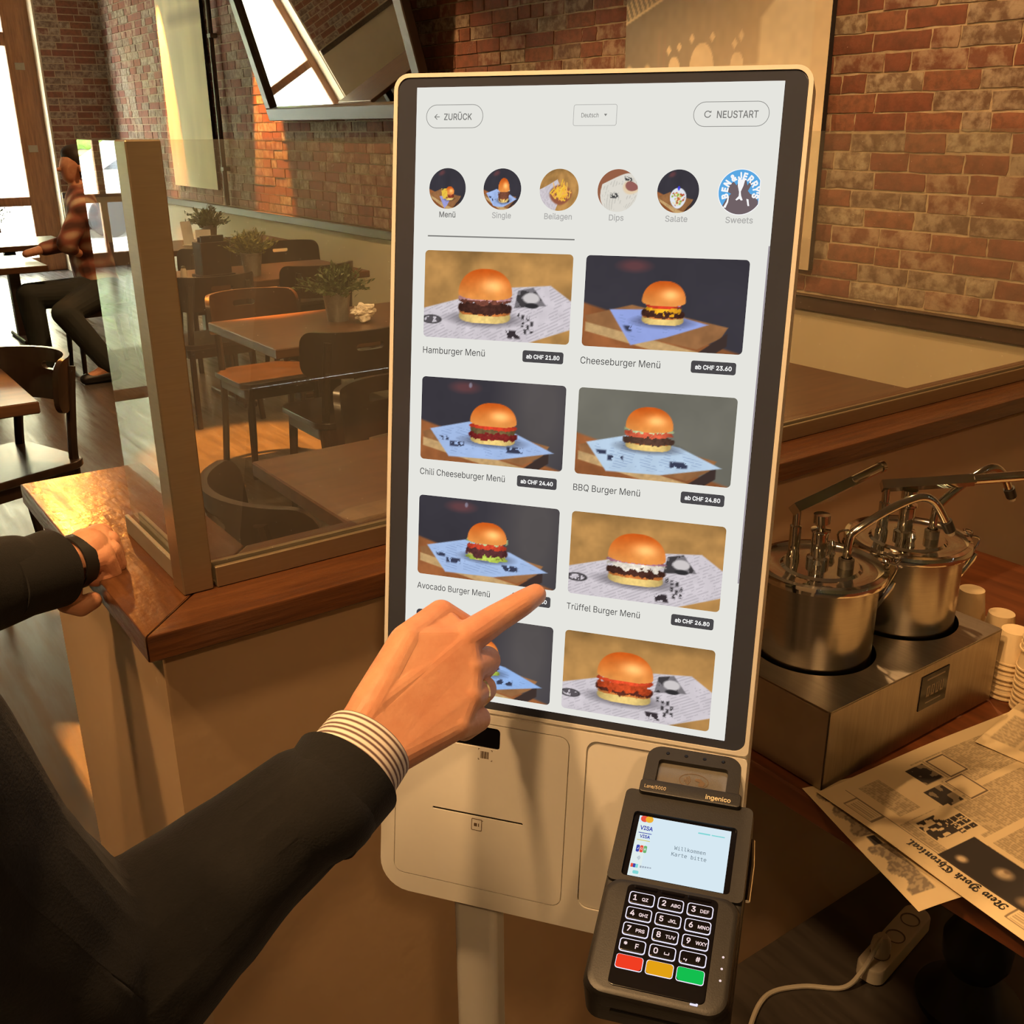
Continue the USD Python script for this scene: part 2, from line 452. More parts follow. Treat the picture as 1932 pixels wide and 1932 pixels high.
# ------------------------------------------------------------------ room shell
XW, YB, YF, XL, ZC = 3.61, 13.0, -4.0, -5.0, 3.5
single('floor', cbox(XL, XW, YF, YB + 0.3, -0.12, 0, 0.001), 'floor_wood', 'dark worn wooden floor of the restaurant', 'floor', kind='structure')
single('ceiling', cbox(XL - 0.3, XW + 0.3, YF - 0.3, YB + 0.4, ZC, ZC + 0.25, 0.001), 'ceiling_paint', 'plain painted ceiling of the dining room', 'ceiling', kind='structure')
wall_left = thing('wall_left', 'plain beige wall on the far left side of the room', 'wall', kind='structure')
part(wall_left, 'plaster', cbox(XL - 0.2, XL, YF, YB, 0, ZC, 0.001), 'plaster')
wall_front = thing('wall_front', 'plain beige wall behind the ordering area', 'wall', kind='structure')
part(wall_front, 'plaster', cbox(XL, XW, YF - 0.2, YF, 0, ZC, 0.001), 'plaster')

ZT = 0.885                                         # top of the dark chair rail
wall_right = thing('wall_right', 'long red brick wall above a beige plaster dado', 'wall', kind='structure')
part(wall_right, 'dado', cbox(XW, XW + 0.2, YF, YB + 0.3, 0, ZT, 0.001), 'plaster', 'smooth beige plaster lower wall')
part(wall_right, 'mortar', cbox(XW + 0.003, XW + 0.2, YF, YB + 0.3, ZT, ZC, 0.001), 'mortar', 'pale mortar between the bricks')
single('trim_1', cat(cbox(XW - 0.022, XW + 0.005, YF, YB, ZT - 0.065, ZT - 0.006, 0.004), cbox(XW - 0.03, XW + 0.005, YF, YB, ZT - 0.008, ZT, 0.003)), 'wood_trim', 'dark wooden chair rail between brick and plaster', 'chair rail', kind='structure')
single('baseboard_right', cbox(XW - 0.018, XW + 0.005, YF, YB, 0, 0.09, 0.004), 'wood_trim', 'dark wooden baseboard along the beige wall', 'baseboard', kind='structure')


def brick_mesh(y0, y1, z0, z1, seed, fine):
    """A worn brick whose face looks to -x; edges chipped and face uneven."""
    nx, nz = (4, 3) if fine else (1, 1)
    Y, Z = np.meshgrid(np.linspace(y0, y1, nx + 1), np.linspace(z0, z1, nz + 1), indexing='ij')
    P = np.stack([np.full_like(Y, XW - 0.0035), Y, Z], -1)
    r = np.random.default_rng(seed)
    P[..., 0] += r.uniform(-0.0025, 0.002) + (r.uniform(-0.0015, 0.0015, P.shape[:2]) if fine else 0)
    edge = np.zeros(P.shape[:2], bool); edge[0] = edge[-1] = True; edge[:, 0] = edge[:, -1] = True
    if fine:
        P[edge] += np.column_stack([np.full(edge.sum(), 0.0035), r.uniform(-0.003, 0.003, edge.sum()), r.uniform(-0.0022, 0.0022, edge.sum())])
    n1 = nz + 1; v = list(P.reshape(-1, 3)); f = []
    for i in range(nx):
        for j in range(nz):
            a, b, c, d = i * n1 + j, (i + 1) * n1 + j, (i + 1) * n1 + j + 1, i * n1 + j + 1
            f += [[a, c, b], [a, d, c]]
    loop = [i * n1 for i in range(nx + 1)] + [nx * n1 + j for j in range(1, n1)] + [i * n1 + nz for i in range(nx - 1, -1, -1)] + [j for j in range(nz - 1, 0, -1)]
    base = len(v)
    for k in loop:
        q = v[k].copy(); q[0] = XW + 0.010; v.append(q)
    m = len(loop)
    for k in range(m):
        a, b = loop[k], loop[(k + 1) % m]
        f += [[a, b, base + (k + 1) % m], [a, base + (k + 1) % m, base + k]]
    return trimesh.Trimesh(np.array(v), np.array(f), process=False)


course = 0.0712
near, far = [], {k: [] for k in range(5)}
z = ZT + 0.012; row = 0
while z + 0.05 < ZC:
    y = 0.9 + random.uniform(-0.2, 0.0)
    while y < YB - 0.03:
        L = random.choices((0.222, 0.108, 0.165, 0.24), (6, 2.2, 1.2, 1.2))[0]
        y1 = min(y + L, YB - 0.004)
        b = (y, y1 - 0.0, z + random.uniform(-0.002, 0.002), z + course - 0.0075 + random.uniform(-0.002, 0.001), random.choices(range(5), (3, 3, 2, 2.4, 2))[0], row)
        ratio = (b[2] - CAM_H) / max(math.hypot(XW, y), 1)
        (near if 1.75 < y < 6.3 and ratio < 0.17 else far[b[4]]).append(b)
        y = y1 + 0.008
    z += course; row += 1
near.sort(key=lambda b: b[0])
for b in near[300:]:
    far[b[4]].append(b)
seed = 0
for b in near[:300]:
    seed += 1
    part(wall_right, 'brick', brick_mesh(*b[:4], seed, True), f'brick_{b[4]}', smooth=50)
for k, bs in far.items():
    part(wall_right, 'brickwork', cat(*[brick_mesh(*b[:4], 1000 + i, False) for i, b in enumerate(bs)]), f'brick_{k}', smooth=False, kind='stuff')

# far wall with the street windows
wall_back = thing('wall_back', 'brick end wall pierced by tall street windows', 'wall', kind='structure')
OPEN = [(-3.5, -1.9), (0.75, 2.92)]
xs = [XL] + [q for o in OPEN for q in o] + [XW]
for a, b in zip(xs[::2], xs[1::2]):
    part(wall_back, 'pier', cbox(a, b, YB, YB + 0.34, 0, ZC, 0.002), 'mortar')
for a, b in OPEN:
    part(wall_back, 'lintel', cbox(a, b, YB, YB + 0.34, 3.15, ZC, 0.002), 'plaster')
    for s in (a - 0.0, b):
        part(wall_back, 'reveal', cbox(s - 0.012, s + 0.012, YB + 0.005, YB + 0.335, 0, 3.15, 0.002), 'plaster')
bb = {k: [] for k in range(5)}
M_back = np.array([[0, 1, 0, 0], [1, 0, 0, YB - XW], [0, 0, 1, 0], [0, 0, 0, 1.0]])
for a, b in zip(xs[::2], xs[1::2]):
    part(wall_back, 'dado', cbox(a, b, YB - 0.022, YB + 0.01, 0, ZT, 0.002), 'plaster')
    part(wall_back, 'dado_rail', cbox(a, b, YB - 0.045, YB - 0.02, ZT - 0.065, ZT, 0.004), 'wood_trim')
    z = ZT + 0.012
    while z + 0.06 < ZC:
        x = a + 0.01
        while x < b - 0.03:
            x1 = min(x + random.choice((0.222, 0.222, 0.108, 0.165)), b - 0.005)
            bb[random.randrange(5)].append((x, x1, z, z + course - 0.011)); x = x1 + 0.011
        z += course
for k, bs in bb.items():
    m = cat(*[brick_mesh(*b, 5000 + i, False) for i, b in enumerate(bs)]); m.apply_transform(M_back); m.invert()
    part(wall_back, 'brickwork', m, f'brick_{k}', smooth=False, kind='stuff')
for n, (a, b) in enumerate(OPEN, 1):
    w = thing(f'window_{n}', ('brown-framed street window farther from the brick corner', 'brown-framed glazed street door at the brick corner')[n - 1], 'window', ((a + b) / 2, YB + 0.28, 0), kind='structure')
    y0, y1 = YB + 0.22, YB + 0.30
    mid = (a + b) / 2
    for x0, x1, z0, z1, nm in ((a, a + 0.10, 0, 3.15, 'stile'), (b - 0.30, b, 0, 3.15, 'stile'), (a + 0.1, b - 0.30, 3.02, 3.15, 'top_rail'), (a + 0.1, b - 0.30, 2.42, 2.56, 'transom'), (a + 0.1, b - 0.30, 0.74, 0.84, 'middle_rail'), (a + 0.1, b - 0.30, 0.0, 0.16, 'bottom_rail'), (mid - 0.12, mid - 0.04, 0.16, 2.42, 'mullion')):
        part(w, nm, cbox(x0, x1, y0, y1, z0, z1, 0.006), 'wood_frame')
    for z0, z1 in ((0.16, 0.74), (0.84, 2.42), (2.56, 3.02)):
        part(w, 'pane', cbox(a + 0.1, b - 0.30, YB + 0.256, YB + 0.262, z0, z1, 0.001), 'window_glass')
    if n == 2:
        for zz in (1.32, 2.18):
            part(w, 'hinge_plate', cbox(b - 0.23, b - 0.13, y0 - 0.008, y0, zz, zz + 0.075, 0.002), 'alu_dull')

# the street outside
single('pavement', cbox(-30, 30, YB + 0.34, 45, -0.2, -0.05, 0.001), 'pavement', 'pale stone pavement and street outside the windows', 'street', kind='structure')
fac = thing('street_building', 'pale sunlit stucco building across the street', 'building', (-4, 26, -0.05))
part(fac, 'wall', cbox(-28, 20, 26, 30, -0.05, 11, 0.01), 'facade')
for i in range(11):
    for zz in (1.0, 4.4, 7.7):
        x = -26.5 + 4.2 * i
        wq = part(fac, 'window', cbox(x - 0.75, x + 0.75, 25.9, 26.02, zz, zz + 2.0, 0.01), 'facade_trim')
        part(wq, 'pane', cbox(x - 0.6, x + 0.6, 25.88, 25.92, zz + 0.12, zz + 1.88, 0.004), 'car_glass')
part(fac, 'cornice', cbox(-28, 20, 25.7, 26, 3.6, 3.85, 0.02), 'facade_trim')
hd = trimesh.creation.box((24, 0.9, 1.5)).subdivide_to_size(0.35)
hd.vertices += (meshkit.fbm(hd.vertices * 2.3, 3, 4)[:, None] - 0.5) * np.array([0.1, 0.5, 0.35])
hd.apply_translation((-11.5, 22.5, 1.95))
single('hedge', hd, 'hedge', 'bright green clipped hedge across the street', 'hedge')
single('planter_wall', cbox(-24, 1, 21.9, 23.1, -0.05, 1.0, 0.02), 'facade', 'low pale wall under the clipped green hedge', 'wall')
car = thing('car', 'white car parked in the street outside the windows', 'car', (-5.2, 18.2, -0.05))
side = [(-2.1, 0.3), (-2.15, 0.75), (-1.9, 0.92), (-1.2, 0.98), (-0.55, 1.42), (0.75, 1.45), (1.45, 1.02), (2.05, 0.9), (2.15, 0.6), (2.1, 0.3)]
cb = extr(Polygon(side).buffer(-0.06).buffer(0.06), 1.7); cb.apply_transform(np.array([[1, 0, 0, -5.2], [0, 0, -1, 19.05], [0, 1, 0, -0.05], [0, 0, 0, 1.0]]))
part(car, 'body', cb, 'car_paint')
cg = extr(Polygon([(-1.05, 1.0), (-0.5, 1.36), (0.7, 1.38), (1.3, 1.02)]), 1.72); cg.apply_transform(np.array([[1, 0, 0, -5.2], [0, 0, -1, 19.06], [0, 1, 0, -0.05], [0, 0, 0, 1.0]]))
part(car, 'side_windows', cg, 'car_glass')
for sx in (-1.35, 1.3):
    for sy in (17.38, 18.98):
        wh = trimesh.creation.cylinder(0.31, 0.2, sections=28); wh.apply_transform(trimesh.transformations.rotation_matrix(PI / 2, [1, 0, 0])); wh.apply_translation((-5.2 + sx, sy, 0.26))
        part(car, 'wheel', wh, 'rubber')

# ------------------------------------------------------------------ things on the brick wall
XF = XW - 0.045


def canvas(name, label, y0, y1, z0, z1, nu, nv, fn):
    t = thing(name, label, 'picture', (XW - 0.02, (y0 + y1) / 2, z0))
    part(t, 'stretcher', cbox(XF + 0.0006, XW - 0.0145, y0, y1, z0, z1, 0.003), 'canvas_edge', 'dark side edge of the canvas')
    s, q = np.meshgrid(np.linspace(0, 1, nu), np.linspace(0, 1, nv), indexing='ij')
    v = np.stack([np.full(s.size, XF), (y1 - (y1 - y0) * s).ravel(), (z0 + (z1 - z0) * q).ravel()], 1)
    i, j = np.meshgrid(np.arange(nu - 1), np.arange(nv - 1), indexing='ij'); a = (i * nv + j).ravel()
    f = np.vstack([np.stack([a, a + nv, a + nv + 1], 1), np.stack([a, a + nv + 1, a + 1], 1)])
    part(t, 'print', trimesh.Trimesh(v, f, process=False), 'paint_print', 'printed front of the canvas', paint=lin(fn(s.ravel(), (z0 + (z1 - z0) * q).ravel())))
    return t


def sm(x, w):
    return np.clip(0.5 - x / w, 0, 1)


def bridge_print(s, z):
    """Faded black and white view of an iron bridge: dark deck and trusses, open arches, pale sky."""
    c = np.tile([236.0, 222.0, 194.0], (len(s), 1))

    def put(mask, col, k=1.0):
        m = (np.clip(mask, 0, 1) * k)[:, None]
        c[:] = c * (1 - m) + np.array(col, float) * m
    iron = np.maximum(sm(s - 0.70 - 0.9 * np.clip(z - 1.98, 0, 1), 0.02), sm(1.99 - z, 0.02) * 0) * sm(1.80 - z, 0.02)
    shade = np.clip(0.55 + 0.6 * s, 0, 1.2)
    iron_col = np.stack([np.interp(s, [0, 0.35, 0.7], [140, 172, 204]), np.interp(s, [0, 0.35, 0.7], [134, 160, 186]), np.interp(s, [0, 0.35, 0.7], [124, 142, 158])], 1)
    m = iron[:, None]; c[:] = c * (1 - m) + iron_col * m
    # upper-left lattice girder
    d = z - (2.015 + 0.42 * s)
    lat = sm(np.abs(d - 0.045) - 0.04, 0.01) * sm(s - 0.22, 0.02)
    put(lat * (np.sin(s * 260 + d * 90) > 0.1), (206, 190, 162)); put(sm(np.abs(d) - 0.006, 0.006) * sm(s - 0.26, 0.03), (226, 210, 180))
    # arches
    for cx, hw, top in ((0.28, 0.032, 1.858), (0.425, 0.062, 1.905), (0.60, 0.032, 1.858)):
        e = ((s - cx) / hw) ** 2 + (np.clip(z - 1.80, 0, 9) / (top - 1.80)) ** 2 - 1
        put(sm(e, 0.12) * (z > 1.72), (232, 216, 186))
    for cx, zz in ((0.25, 1.885), (0.305, 1.895), (0.37, 1.925), (0.475, 1.925), (0.585, 1.89), (0.615, 1.92)):
        put(sm(np.abs(s - cx) / 0.014 + np.abs(z - zz) / 0.022 - 1, 0.3), (230, 214, 184))
    for cx in (0.195, 0.225):
        put(sm(np.abs(s - cx) - 0.006, 0.006) * sm(z - 1.96, 0.05), (170, 150, 136), 0.6)
    put(sm(z - 1.80 - 0.03 * np.sin(s * 60), 0.02) * sm(s - 0.2, 0.03) * (z > 1.70), (226, 208, 176))
    # pale street with dark figures low down
    put(sm(z - 1.30, 0.1), (186, 168, 142), 0.8)
    put(sm(z - 1.12, 0.02), (146, 128, 108), 0.8)
    put(sm(np.hypot((s - 0.87) / 0.045, (z - 1.17) / 0.11) - 1, 0.2), (104, 90, 80), 0.85)
    put(sm(np.abs(s - 0.90 - 0.25 * (z - 1.1)) - 0.012, 0.012) * sm(np.abs(z - 1.16) - 0.12, 0.04), (206, 186, 156))
    put(sm(np.hypot((s - 0.84) / 0.05, (z - 1.04) / 0.03) - 1, 0.3), (92, 80, 72), 0.8)
    put(sm(0.93 - s, 0.01), (228, 206, 172), 0.55)
    return c * (0.97 + 0.05 * meshkit.noise(np.stack([s * 40, z * 30, s * 0], 1))[:, None])


def pale_print(s, z):
    c = np.tile([230.0, 216.0, 178.0], (len(s), 1))
    b = sm(np.abs(z - 2.52) - 0.05, 0.09) * sm(0.25 - s, 0.1)
    c = c * (1 - 0.45 * b[:, None]) + np.array([120.0, 104.0, 84.0]) * 0.45 * b[:, None]
    n = meshkit.noise(np.stack([s * 14, z * 1.4, s * 0], 1))
    return c * (0.94 + 0.1 * n[:, None])


canvas('canvas_print', 'large faded canvas picture of an iron bridge with arches behind the kiosk', 2.862, 4.062, 0.99, 2.85, 170, 230, bridge_print)
canvas('canvas_print', 'tall pale cream canvas picture on the far brick wall left of the mirror', 9.72, 10.92, 1.025, 3.28, 40, 80, pale_print)

single('wall_pipe', cat(tube([(XW - 0.05, 9.5, 0.9), (XW - 0.05, 9.5, 3.49)], 0.022, 12), cbox(XW - 0.07, XW - 0.006, 9.46, 9.54, 2.30, 2.335, 0.004), cbox(XW - 0.07, XW - 0.006, 9.46, 9.54, 1.2, 1.235, 0.004)), 'pipe_dark', 'thin dark pipe running up the brick wall beside the pale canvas', 'pipe')

mir = thing('wall_mirror', 'large grey-framed mirror tilted forward from the brick wall', 'mirror', (XW - 0.03, 6.97, 1.62))
la = math.radians(16.0)
MM = np.array([[0, -math.sin(la), -math.cos(la), XW - 0.075], [1, 0, 0, 6.985], [0, math.cos(la), -math.sin(la), 1.625], [0, 0, 0, 1.0]])   # local x along wall, y up the glass, z out of the wall
for x0, x1, y0, y1 in ((-1.235, 1.235, 0, 0.095), (-1.235, 1.235, 1.30, 1.395), (-1.235, -1.14, 0.095, 1.30), (1.14, 1.235, 0.095, 1.30)):
    part(mir, 'frame_bar', xf(cbox(x0, x1, y0, y1, -0.02, 0.045, 0.006), MM), 'frame_grey')
part(mir, 'glass', xf(cbox(-1.141, 1.141, 0.094, 1.301, -0.012, 0.012, 0.001), MM), 'mirror', 'mirror glass')
part(mir, 'backing', xf(cbox(-1.2, 1.2, 0.03, 1.36, -0.03, -0.0125, 0.002), MM), 'black_plastic')
for s in (-0.9, 0.9):
    part(mir, 'hanger', tube([(XW - 0.30, 6.985 + s, 2.78), (XW - 0.006, 6.985 + s, 2.86)], 0.006, 8), 'pipe_dark')

# ------------------------------------------------------------------ half wall with glass screen
hw = thing('half_wall', 'tan half-height partition wall with a varnished wooden cap', 'partition', (1.9, 1.1, 0))
part(hw, 'wall_body', extr(Polygon([(0.265, 1.045), (3.605, 1.045), (3.605, 1.19), (0.41, 1.19), (0.41, 1.63), (0.265, 1.63)]), 1.0272), 'plaster_dark', smooth=False)
part(hw, 'cap', slab(np.array([(0.247, 1.025), (3.58, 1.025), (3.58, 1.21), (0.4315, 1.21)]), 1.0275, 1.0605, 0.003), 'wood_cap', 'varnished wooden cap board')
part(hw, 'cap', slab(np.array([(0.2455, 1.0265), (0.43, 1.2115), (0.43, 1.65), (0.2455, 1.65)]), 1.0275, 1.0605, 0.003), 'wood_cap_side', 'short mitred return of the cap board')
gs = thing('glass_screen', 'clear glass screen in aluminium rails on top of the half wall', 'screen', (1.9, 1.12, 1.0605))
part(gs, 'post', cbox(0.314, 0.350, 1.102, 1.140, 1.0608, 1.5590, 0.0015), 'alu', 'square aluminium corner post')
part(gs, 'rail', cat(cbox(0.354, 3.57, 1.102, 1.108, 1.0608, 1.087, 0.001), cbox(0.354, 3.57, 1.120, 1.126, 1.0608, 1.087, 0.001), cbox(0.354, 3.57, 1.108, 1.120, 1.0608, 1.066, 0.001)), 'alu')
part(gs, 'rail', cat(cbox(0.319, 0.3245, 1.142, 1.345, 1.0608, 1.087, 0.001), cbox(0.3365, 0.342, 1.142, 1.345, 1.0608, 1.087, 0.001), cbox(0.3245, 0.3365, 1.142, 1.345, 1.0608, 1.066, 0.001)), 'alu_dull')
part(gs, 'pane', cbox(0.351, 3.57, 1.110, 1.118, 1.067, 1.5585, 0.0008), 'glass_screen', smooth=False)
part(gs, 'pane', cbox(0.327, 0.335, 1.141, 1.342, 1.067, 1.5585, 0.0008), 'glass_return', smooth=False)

# ------------------------------------------------------------------ tables and chairs
def table(x0, x1, y0, y1, label, zt=0.75, group=None):
    t = thing('dining_table', label, 'table', ((x0 + x1) / 2, (y0 + y1) / 2, 0), group=group)
    part(t, 'tabletop', cbox(x0, x1, y0, y1, zt - 0.04, zt, 0.004), 'wood_table')
    cx, cy = (x0 + x1) / 2, (y0 + y1) / 2
    for sx in (-1, 1):
        px = cx + sx * ((x1 - x0) / 2 - 0.40)
        part(t, 'pedestal', cbox(px - 0.04, px + 0.04, cy - 0.04, cy + 0.04, 0.03, zt - 0.04, 0.006), 'wood_dark')
        part(t, 'foot', cbox(px - 0.045, px + 0.045, cy - (y1 - y0) * 0.38, cy + (y1 - y0) * 0.38, 0.0, 0.035, 0.008), 'wood_dark')
    return t


table(0.925, 1.95, 1.86, 2.485, 'nearest dark wooden table right behind the glass screen')
table(1.56, 2.80, 3.80, 4.557, 'dark wooden table with a potted plant and a crumpled napkin')
table(1.78, 2.98, 5.68, 6.40, 'dark wooden table carrying a menu box and a shaker')
table(2.30, 3.35, 7.50, 8.20, 'far dark wooden table against the beige dado with menu cards')
table(-0.55, 0.62, 3.50, 4.20, 'sunlit wooden table at the left edge of the picture')
table(0.35, 1.47, 7.20, 7.95, 'wooden table with a pale cloth in front of the seated guest')
table(0.75, 1.95, 8.55, 9.25, 'far wooden table with a potted plant near the street door')
table(0.70, 1.75, 10.25, 11.0, 'farthest table, seen only in the tilted wall mirror')
table(2.10, 2.98, 1.42, 2.95, 'dark wooden table beside the brick wall to the right of the kiosk')


def bend_back():
    g = Polygon(rrect(0.57, 0.185, 0.055, 6, 0, 0.735)).difference(LineString([(-0.045, 0.765), (0.045, 0.765)]).buffer(0.014))
    m = extr(g, 0.02)
    m = Manifold(manifold3d.Mesh(np.ascontiguousarray(m.vertices, np.float32), np.ascontiguousarray(m.faces, np.uint32))).refine_to_length(0.035)
    t = totri(m); v = t.vertices.copy()
    R0 = 0.25; a = v[:, 0] / R0; rr = R0 + 0.01 - v[:, 2]
    lean = (v[:, 1] - 0.46) * -0.12
    t.vertices = np.column_stack([rr * np.sin(a), -0.225 + R0 - rr * np.cos(a) + lean, v[:, 1]])
    return t


def make_chair(label):
    t = thing('dining_chair', label, 'chair', (0, 0, 0), 0, 'dark bentwood dining chairs')
    part(t, 'seat', slab(rrect(0.43, 0.42, 0.07, 6), 0.435, 0.465, 0.006), 'wood_chair')
    part(t, 'seat_frame', extr(Polygon(rrect(0.38, 0.37, 0.05)).difference(Polygon(rrect(0.33, 0.32, 0.04))), 0.05, 0.386), 'wood_chair')
    part(t, 'backrest', bend_back(), 'wood_chair', 'curved plywood backrest with a hand slot')
    for s in (-1, 1):
        part(t, 'leg', tube([(s * 0.165, 0.16, 0.435), (s * 0.175, 0.17, 0.2), (s * 0.185, 0.18, 0.0)], [0.020, 0.018, 0.014], 8), 'wood_chair')
        part(t, 'rear_post', tube(smoothpath([(s * 0.185, -0.205, 0.0), (s * 0.175, -0.175, 0.25), (s * 0.17, -0.172, 0.46), (s * 0.165, -0.195, 0.64), (s * 0.16, -0.222, 0.79)], 4), 0.017, 8), 'wood_chair')
    return t


CH = [  # x, y, facing angle (0 = +y), label
    (0.53, 3.87, 1.92, 'chair with sunlit curved back at the table on the left edge'),
    (1.86, 3.84, 0.0, 'chair seen from behind, pushed under the table with the napkin'),
    (1.87, 4.66, PI, 'chair on the far side of the napkin table, warm gleam on top'),
    (1.96, 5.70, 0.0, 'chair seen from behind in front of the menu box table'),
    (2.62, 5.78, 0.0, 'chair seen from behind at the wall end of the menu box table'),
    (1.52, 2.60, PI, 'chair on the far side of the nearest table, facing the glass'),
    (0.95, 2.10, -PI / 2, 'chair with rounded back just behind the glass screen, end of nearest table'),
    (2.95, 6.70, PI, 'half hidden chair behind the far potted plant'),
    (2.45, 7.05, 0.0, 'far chair at the table with menu cards'),
    (1.25, 10.0, 0.0, 'chair at the farthest table, seen only in the tilted mirror'),
    (1.78, 7.42, PI / 2, 'chair under the seated guest in plaid shirt'),
]
chair0 = make_chair('bentwood')
for i, (x, y, a, lab) in enumerate(CH):
    if i == 0:
        p = chair0; xo = UsdGeom.Xform(p); ops = xo.GetOrderedXformOps(); ops[0].Set(Gf.Vec3d(x, y, 0)); ops[1].Set(math.degrees(a)); p.SetCustomDataByKey('label', 'dark ' + lab)
    else:
        dup(chair0, 'dark ' + lab, (x, y, 0), a)


# ------------------------------------------------------------------ potted plants and small table things
def plant(x, y, z, h, spread, label, leafmat, seed):
    t = thing('potted_plant', label, 'potted plant', (x, y, z), 0)
    part(t, 'pot', lathe([(0, 0), (0.046, 0), (0.062, 0.125), (0.066, 0.125), (0.066, 0.131), (0.058, 0.131), (0.054, 0.112), (0, 0.112)], 28, (x, y, z)), 'zinc', 'tapered zinc pot')
    r = np.random.default_rng(seed); v, f = [], []
    stems = []
    for k in range(95):
        a = r.uniform(0, 2 * PI); el = r.uniform(-0.05, 1.0); d = np.array([math.cos(a) * (1 - el * 0.75), math.sin(a) * (1 - el * 0.75), 0.35 + el]); d /= np.linalg.norm(d)
        L = h * r.uniform(0.55, 0.85); base = np.array([x, y, z + 0.112]) + r.normal(0, 0.014, 3) * [1, 1, 0]
        tip = base + d * L * [spread, spread, 1]
        stems.append(tube([base, (base + tip) / 2 + [0, 0, 0.01], tip], 0.0012, 4))
        for q in np.linspace(0.3, 1.0, 10):
            c = base + (tip - base) * q + r.normal(0, 0.006, 3); n = r.normal(0, 1, 3); n /= np.linalg.norm(n); u = np.cross(n, d); u /= np.linalg.norm(u) + 1e-9; w = np.cross(u, n); s = r.uniform(0.009, 0.016); b = len(v)
            v += [c - u * s * 0.5, c + w * s + n * s * 0.3, c + u * s * 0.5, c - w * s * 1.3]; f += [[b, b + 1, b + 2], [b, b + 2, b + 3]]
    part(t, 'stems', cat(*stems), 'leaf', kind='stuff')
    part(t, 'foliage', trimesh.Trimesh(np.array(v), np.array(f), process=False), leafmat, smooth=False, kind='stuff')
    return t


plant(2.05, 4.24, 0.75, 0.17, 1.3, 'potted herb in a zinc pot beside the crumpled napkin', 'leaf', 1)
plant(2.33, 5.92, 0.75, 0.19, 1.2, 'yellowish potted herb beside the menu box', 'leaf_yellow', 2)
plant(2.78, 7.86, 0.75, 0.20, 1.1, 'potted herb beside the white menu cards', 'leaf', 3)
plant(1.30, 8.85, 0.75, 0.30, 1.3, 'potted herb against the bright street door', 'leaf', 4)

nk = trimesh.creation.icosphere(4, 0.055); d = meshkit.fbm(nk.vertices * 26, 4, 3)[:, None]
nk.vertices *= (0.62 + 0.75 * np.abs(d - 0.5) * 2) * np.array([1.25, 1.0, 0.85]); nk.apply_translation((2.13, 4.14, 0.75 - nk.bounds[0][2]))
single('crumpled_napkin', nk, 'napkin', 'crumpled white paper napkin on the dark wooden table', 'napkin', smooth=20)
mb = thing('menu_box', 'dark wooden box holding menus on the middle table', 'box', (2.13, 6.02, 0.75), 0.1)
B = rotz(0.1, (2.13, 6.02, 0.75))
for q in (cbox(-0.09, 0.09, -0.055, -0.045, 0, 0.20), cbox(-0.09, 0.09, 0.045, 0.055, 0, 0.20), cbox(-0.09, -0.08, -0.045, 0.045, 0, 0.20), cbox(0.08, 0.09, -0.045, 0.045, 0, 0.20)):
    part(mb, 'side', xf(q, B), 'wood_dark')
part(mb, 'base', xf(cbox(-0.105, 0.105, -0.07, 0.07, 0, 0.018), B), 'wood_dark')
part(mb, 'menu', xf(cbox(-0.07, 0.07, -0.03, -0.01, 0.02, 0.235), B), 'black_plastic')
part(mb, 'menu', xf(cbox(-0.07, 0.07, 0.005, 0.025, 0.02, 0.225), B), 'black_plastic')
sk = thing('salt_shaker', 'small white shaker on the middle table beside the menu box', 'shaker', (1.93, 5.95, 0.75))
part(sk, 'body', lathe([(0, 0), (0.018, 0), (0.02, 0.01), (0.016, 0.06), (0.012, 0.07), (0, 0.07)], 20, (1.93, 5.95, 0.75)), 'white_plastic')
part(sk, 'cap', lathe([(0.0, 0.07), (0.013, 0.07), (0.012, 0.08), (0, 0.085)], 20, (1.93, 5.95, 0.75)), 'steel')
for k, (x, y, a, hh, lab) in enumerate(((2.60, 7.80, 0.5, 0.17, 'tall white menu card standing beside the far potted herb'), (2.68, 7.72, -0.5, 0.11, 'short white menu card leaning by the far potted herb'))):
    m = cat(xf(cbox(-0.055, 0.055, -0.002, 0.002, 0, hh, 0.0005), trimesh.transformations.rotation_matrix(-0.12, [1, 0, 0])), cbox(-0.055, 0.055, -0.05, 0.02, 0, 0.004, 0.001))
    single('menu_card', xf(m, rotz(a, (x, y, 0.752))), 'card_white', lab, 'menu card', 'menu cards on the far table')
cl = trimesh.creation.box((0.72, 0.42, 0.03)).subdivide_to_size(0.03)
cl.vertices += np.array([0, 0, 1]) * ((meshkit.fbm(cl.vertices * 9 + 5, 3, 8) - 0.4) * 0.05 * (cl.vertices[:, 2] > 0))[:, None]
cl.apply_translation((0.86, 7.62, 0.766))
single('folded_cloth', cl, 'cloth_grey', 'pale grey cloth lying on the table in front of the guest', 'cloth', smooth=40)

# ------------------------------------------------------------------ self-order kiosk
KO = np.array([0.5287, 0.6551, CAM_H - 0.2324])     # screen centre
KYAW, KT = math.radians(-53.673), math.radians(9.12)
khx = np.array([math.cos(KYAW), math.sin(KYAW), 0]); kback = np.array([-math.sin(KYAW), math.cos(KYAW), 0])
kup = kback * math.sin(KT) + np.array([0, 0, math.cos(KT)]); kn = np.cross(khx, kup)
KM = np.eye(4); KM[:3, 0], KM[:3, 1], KM[:3, 2], KM[:3, 3] = khx, kup, kn, KO
kiosk = thing('order_kiosk', 'white self-order kiosk with a tall portrait touch screen on two posts', 'kiosk', (KO[0], KO[1], 0), KYAW)


def kp(name, mesh, m, parent=None, label=None, **kw):
    return part(parent or kiosk, name, xf(mesh, KM), m, label, **kw)


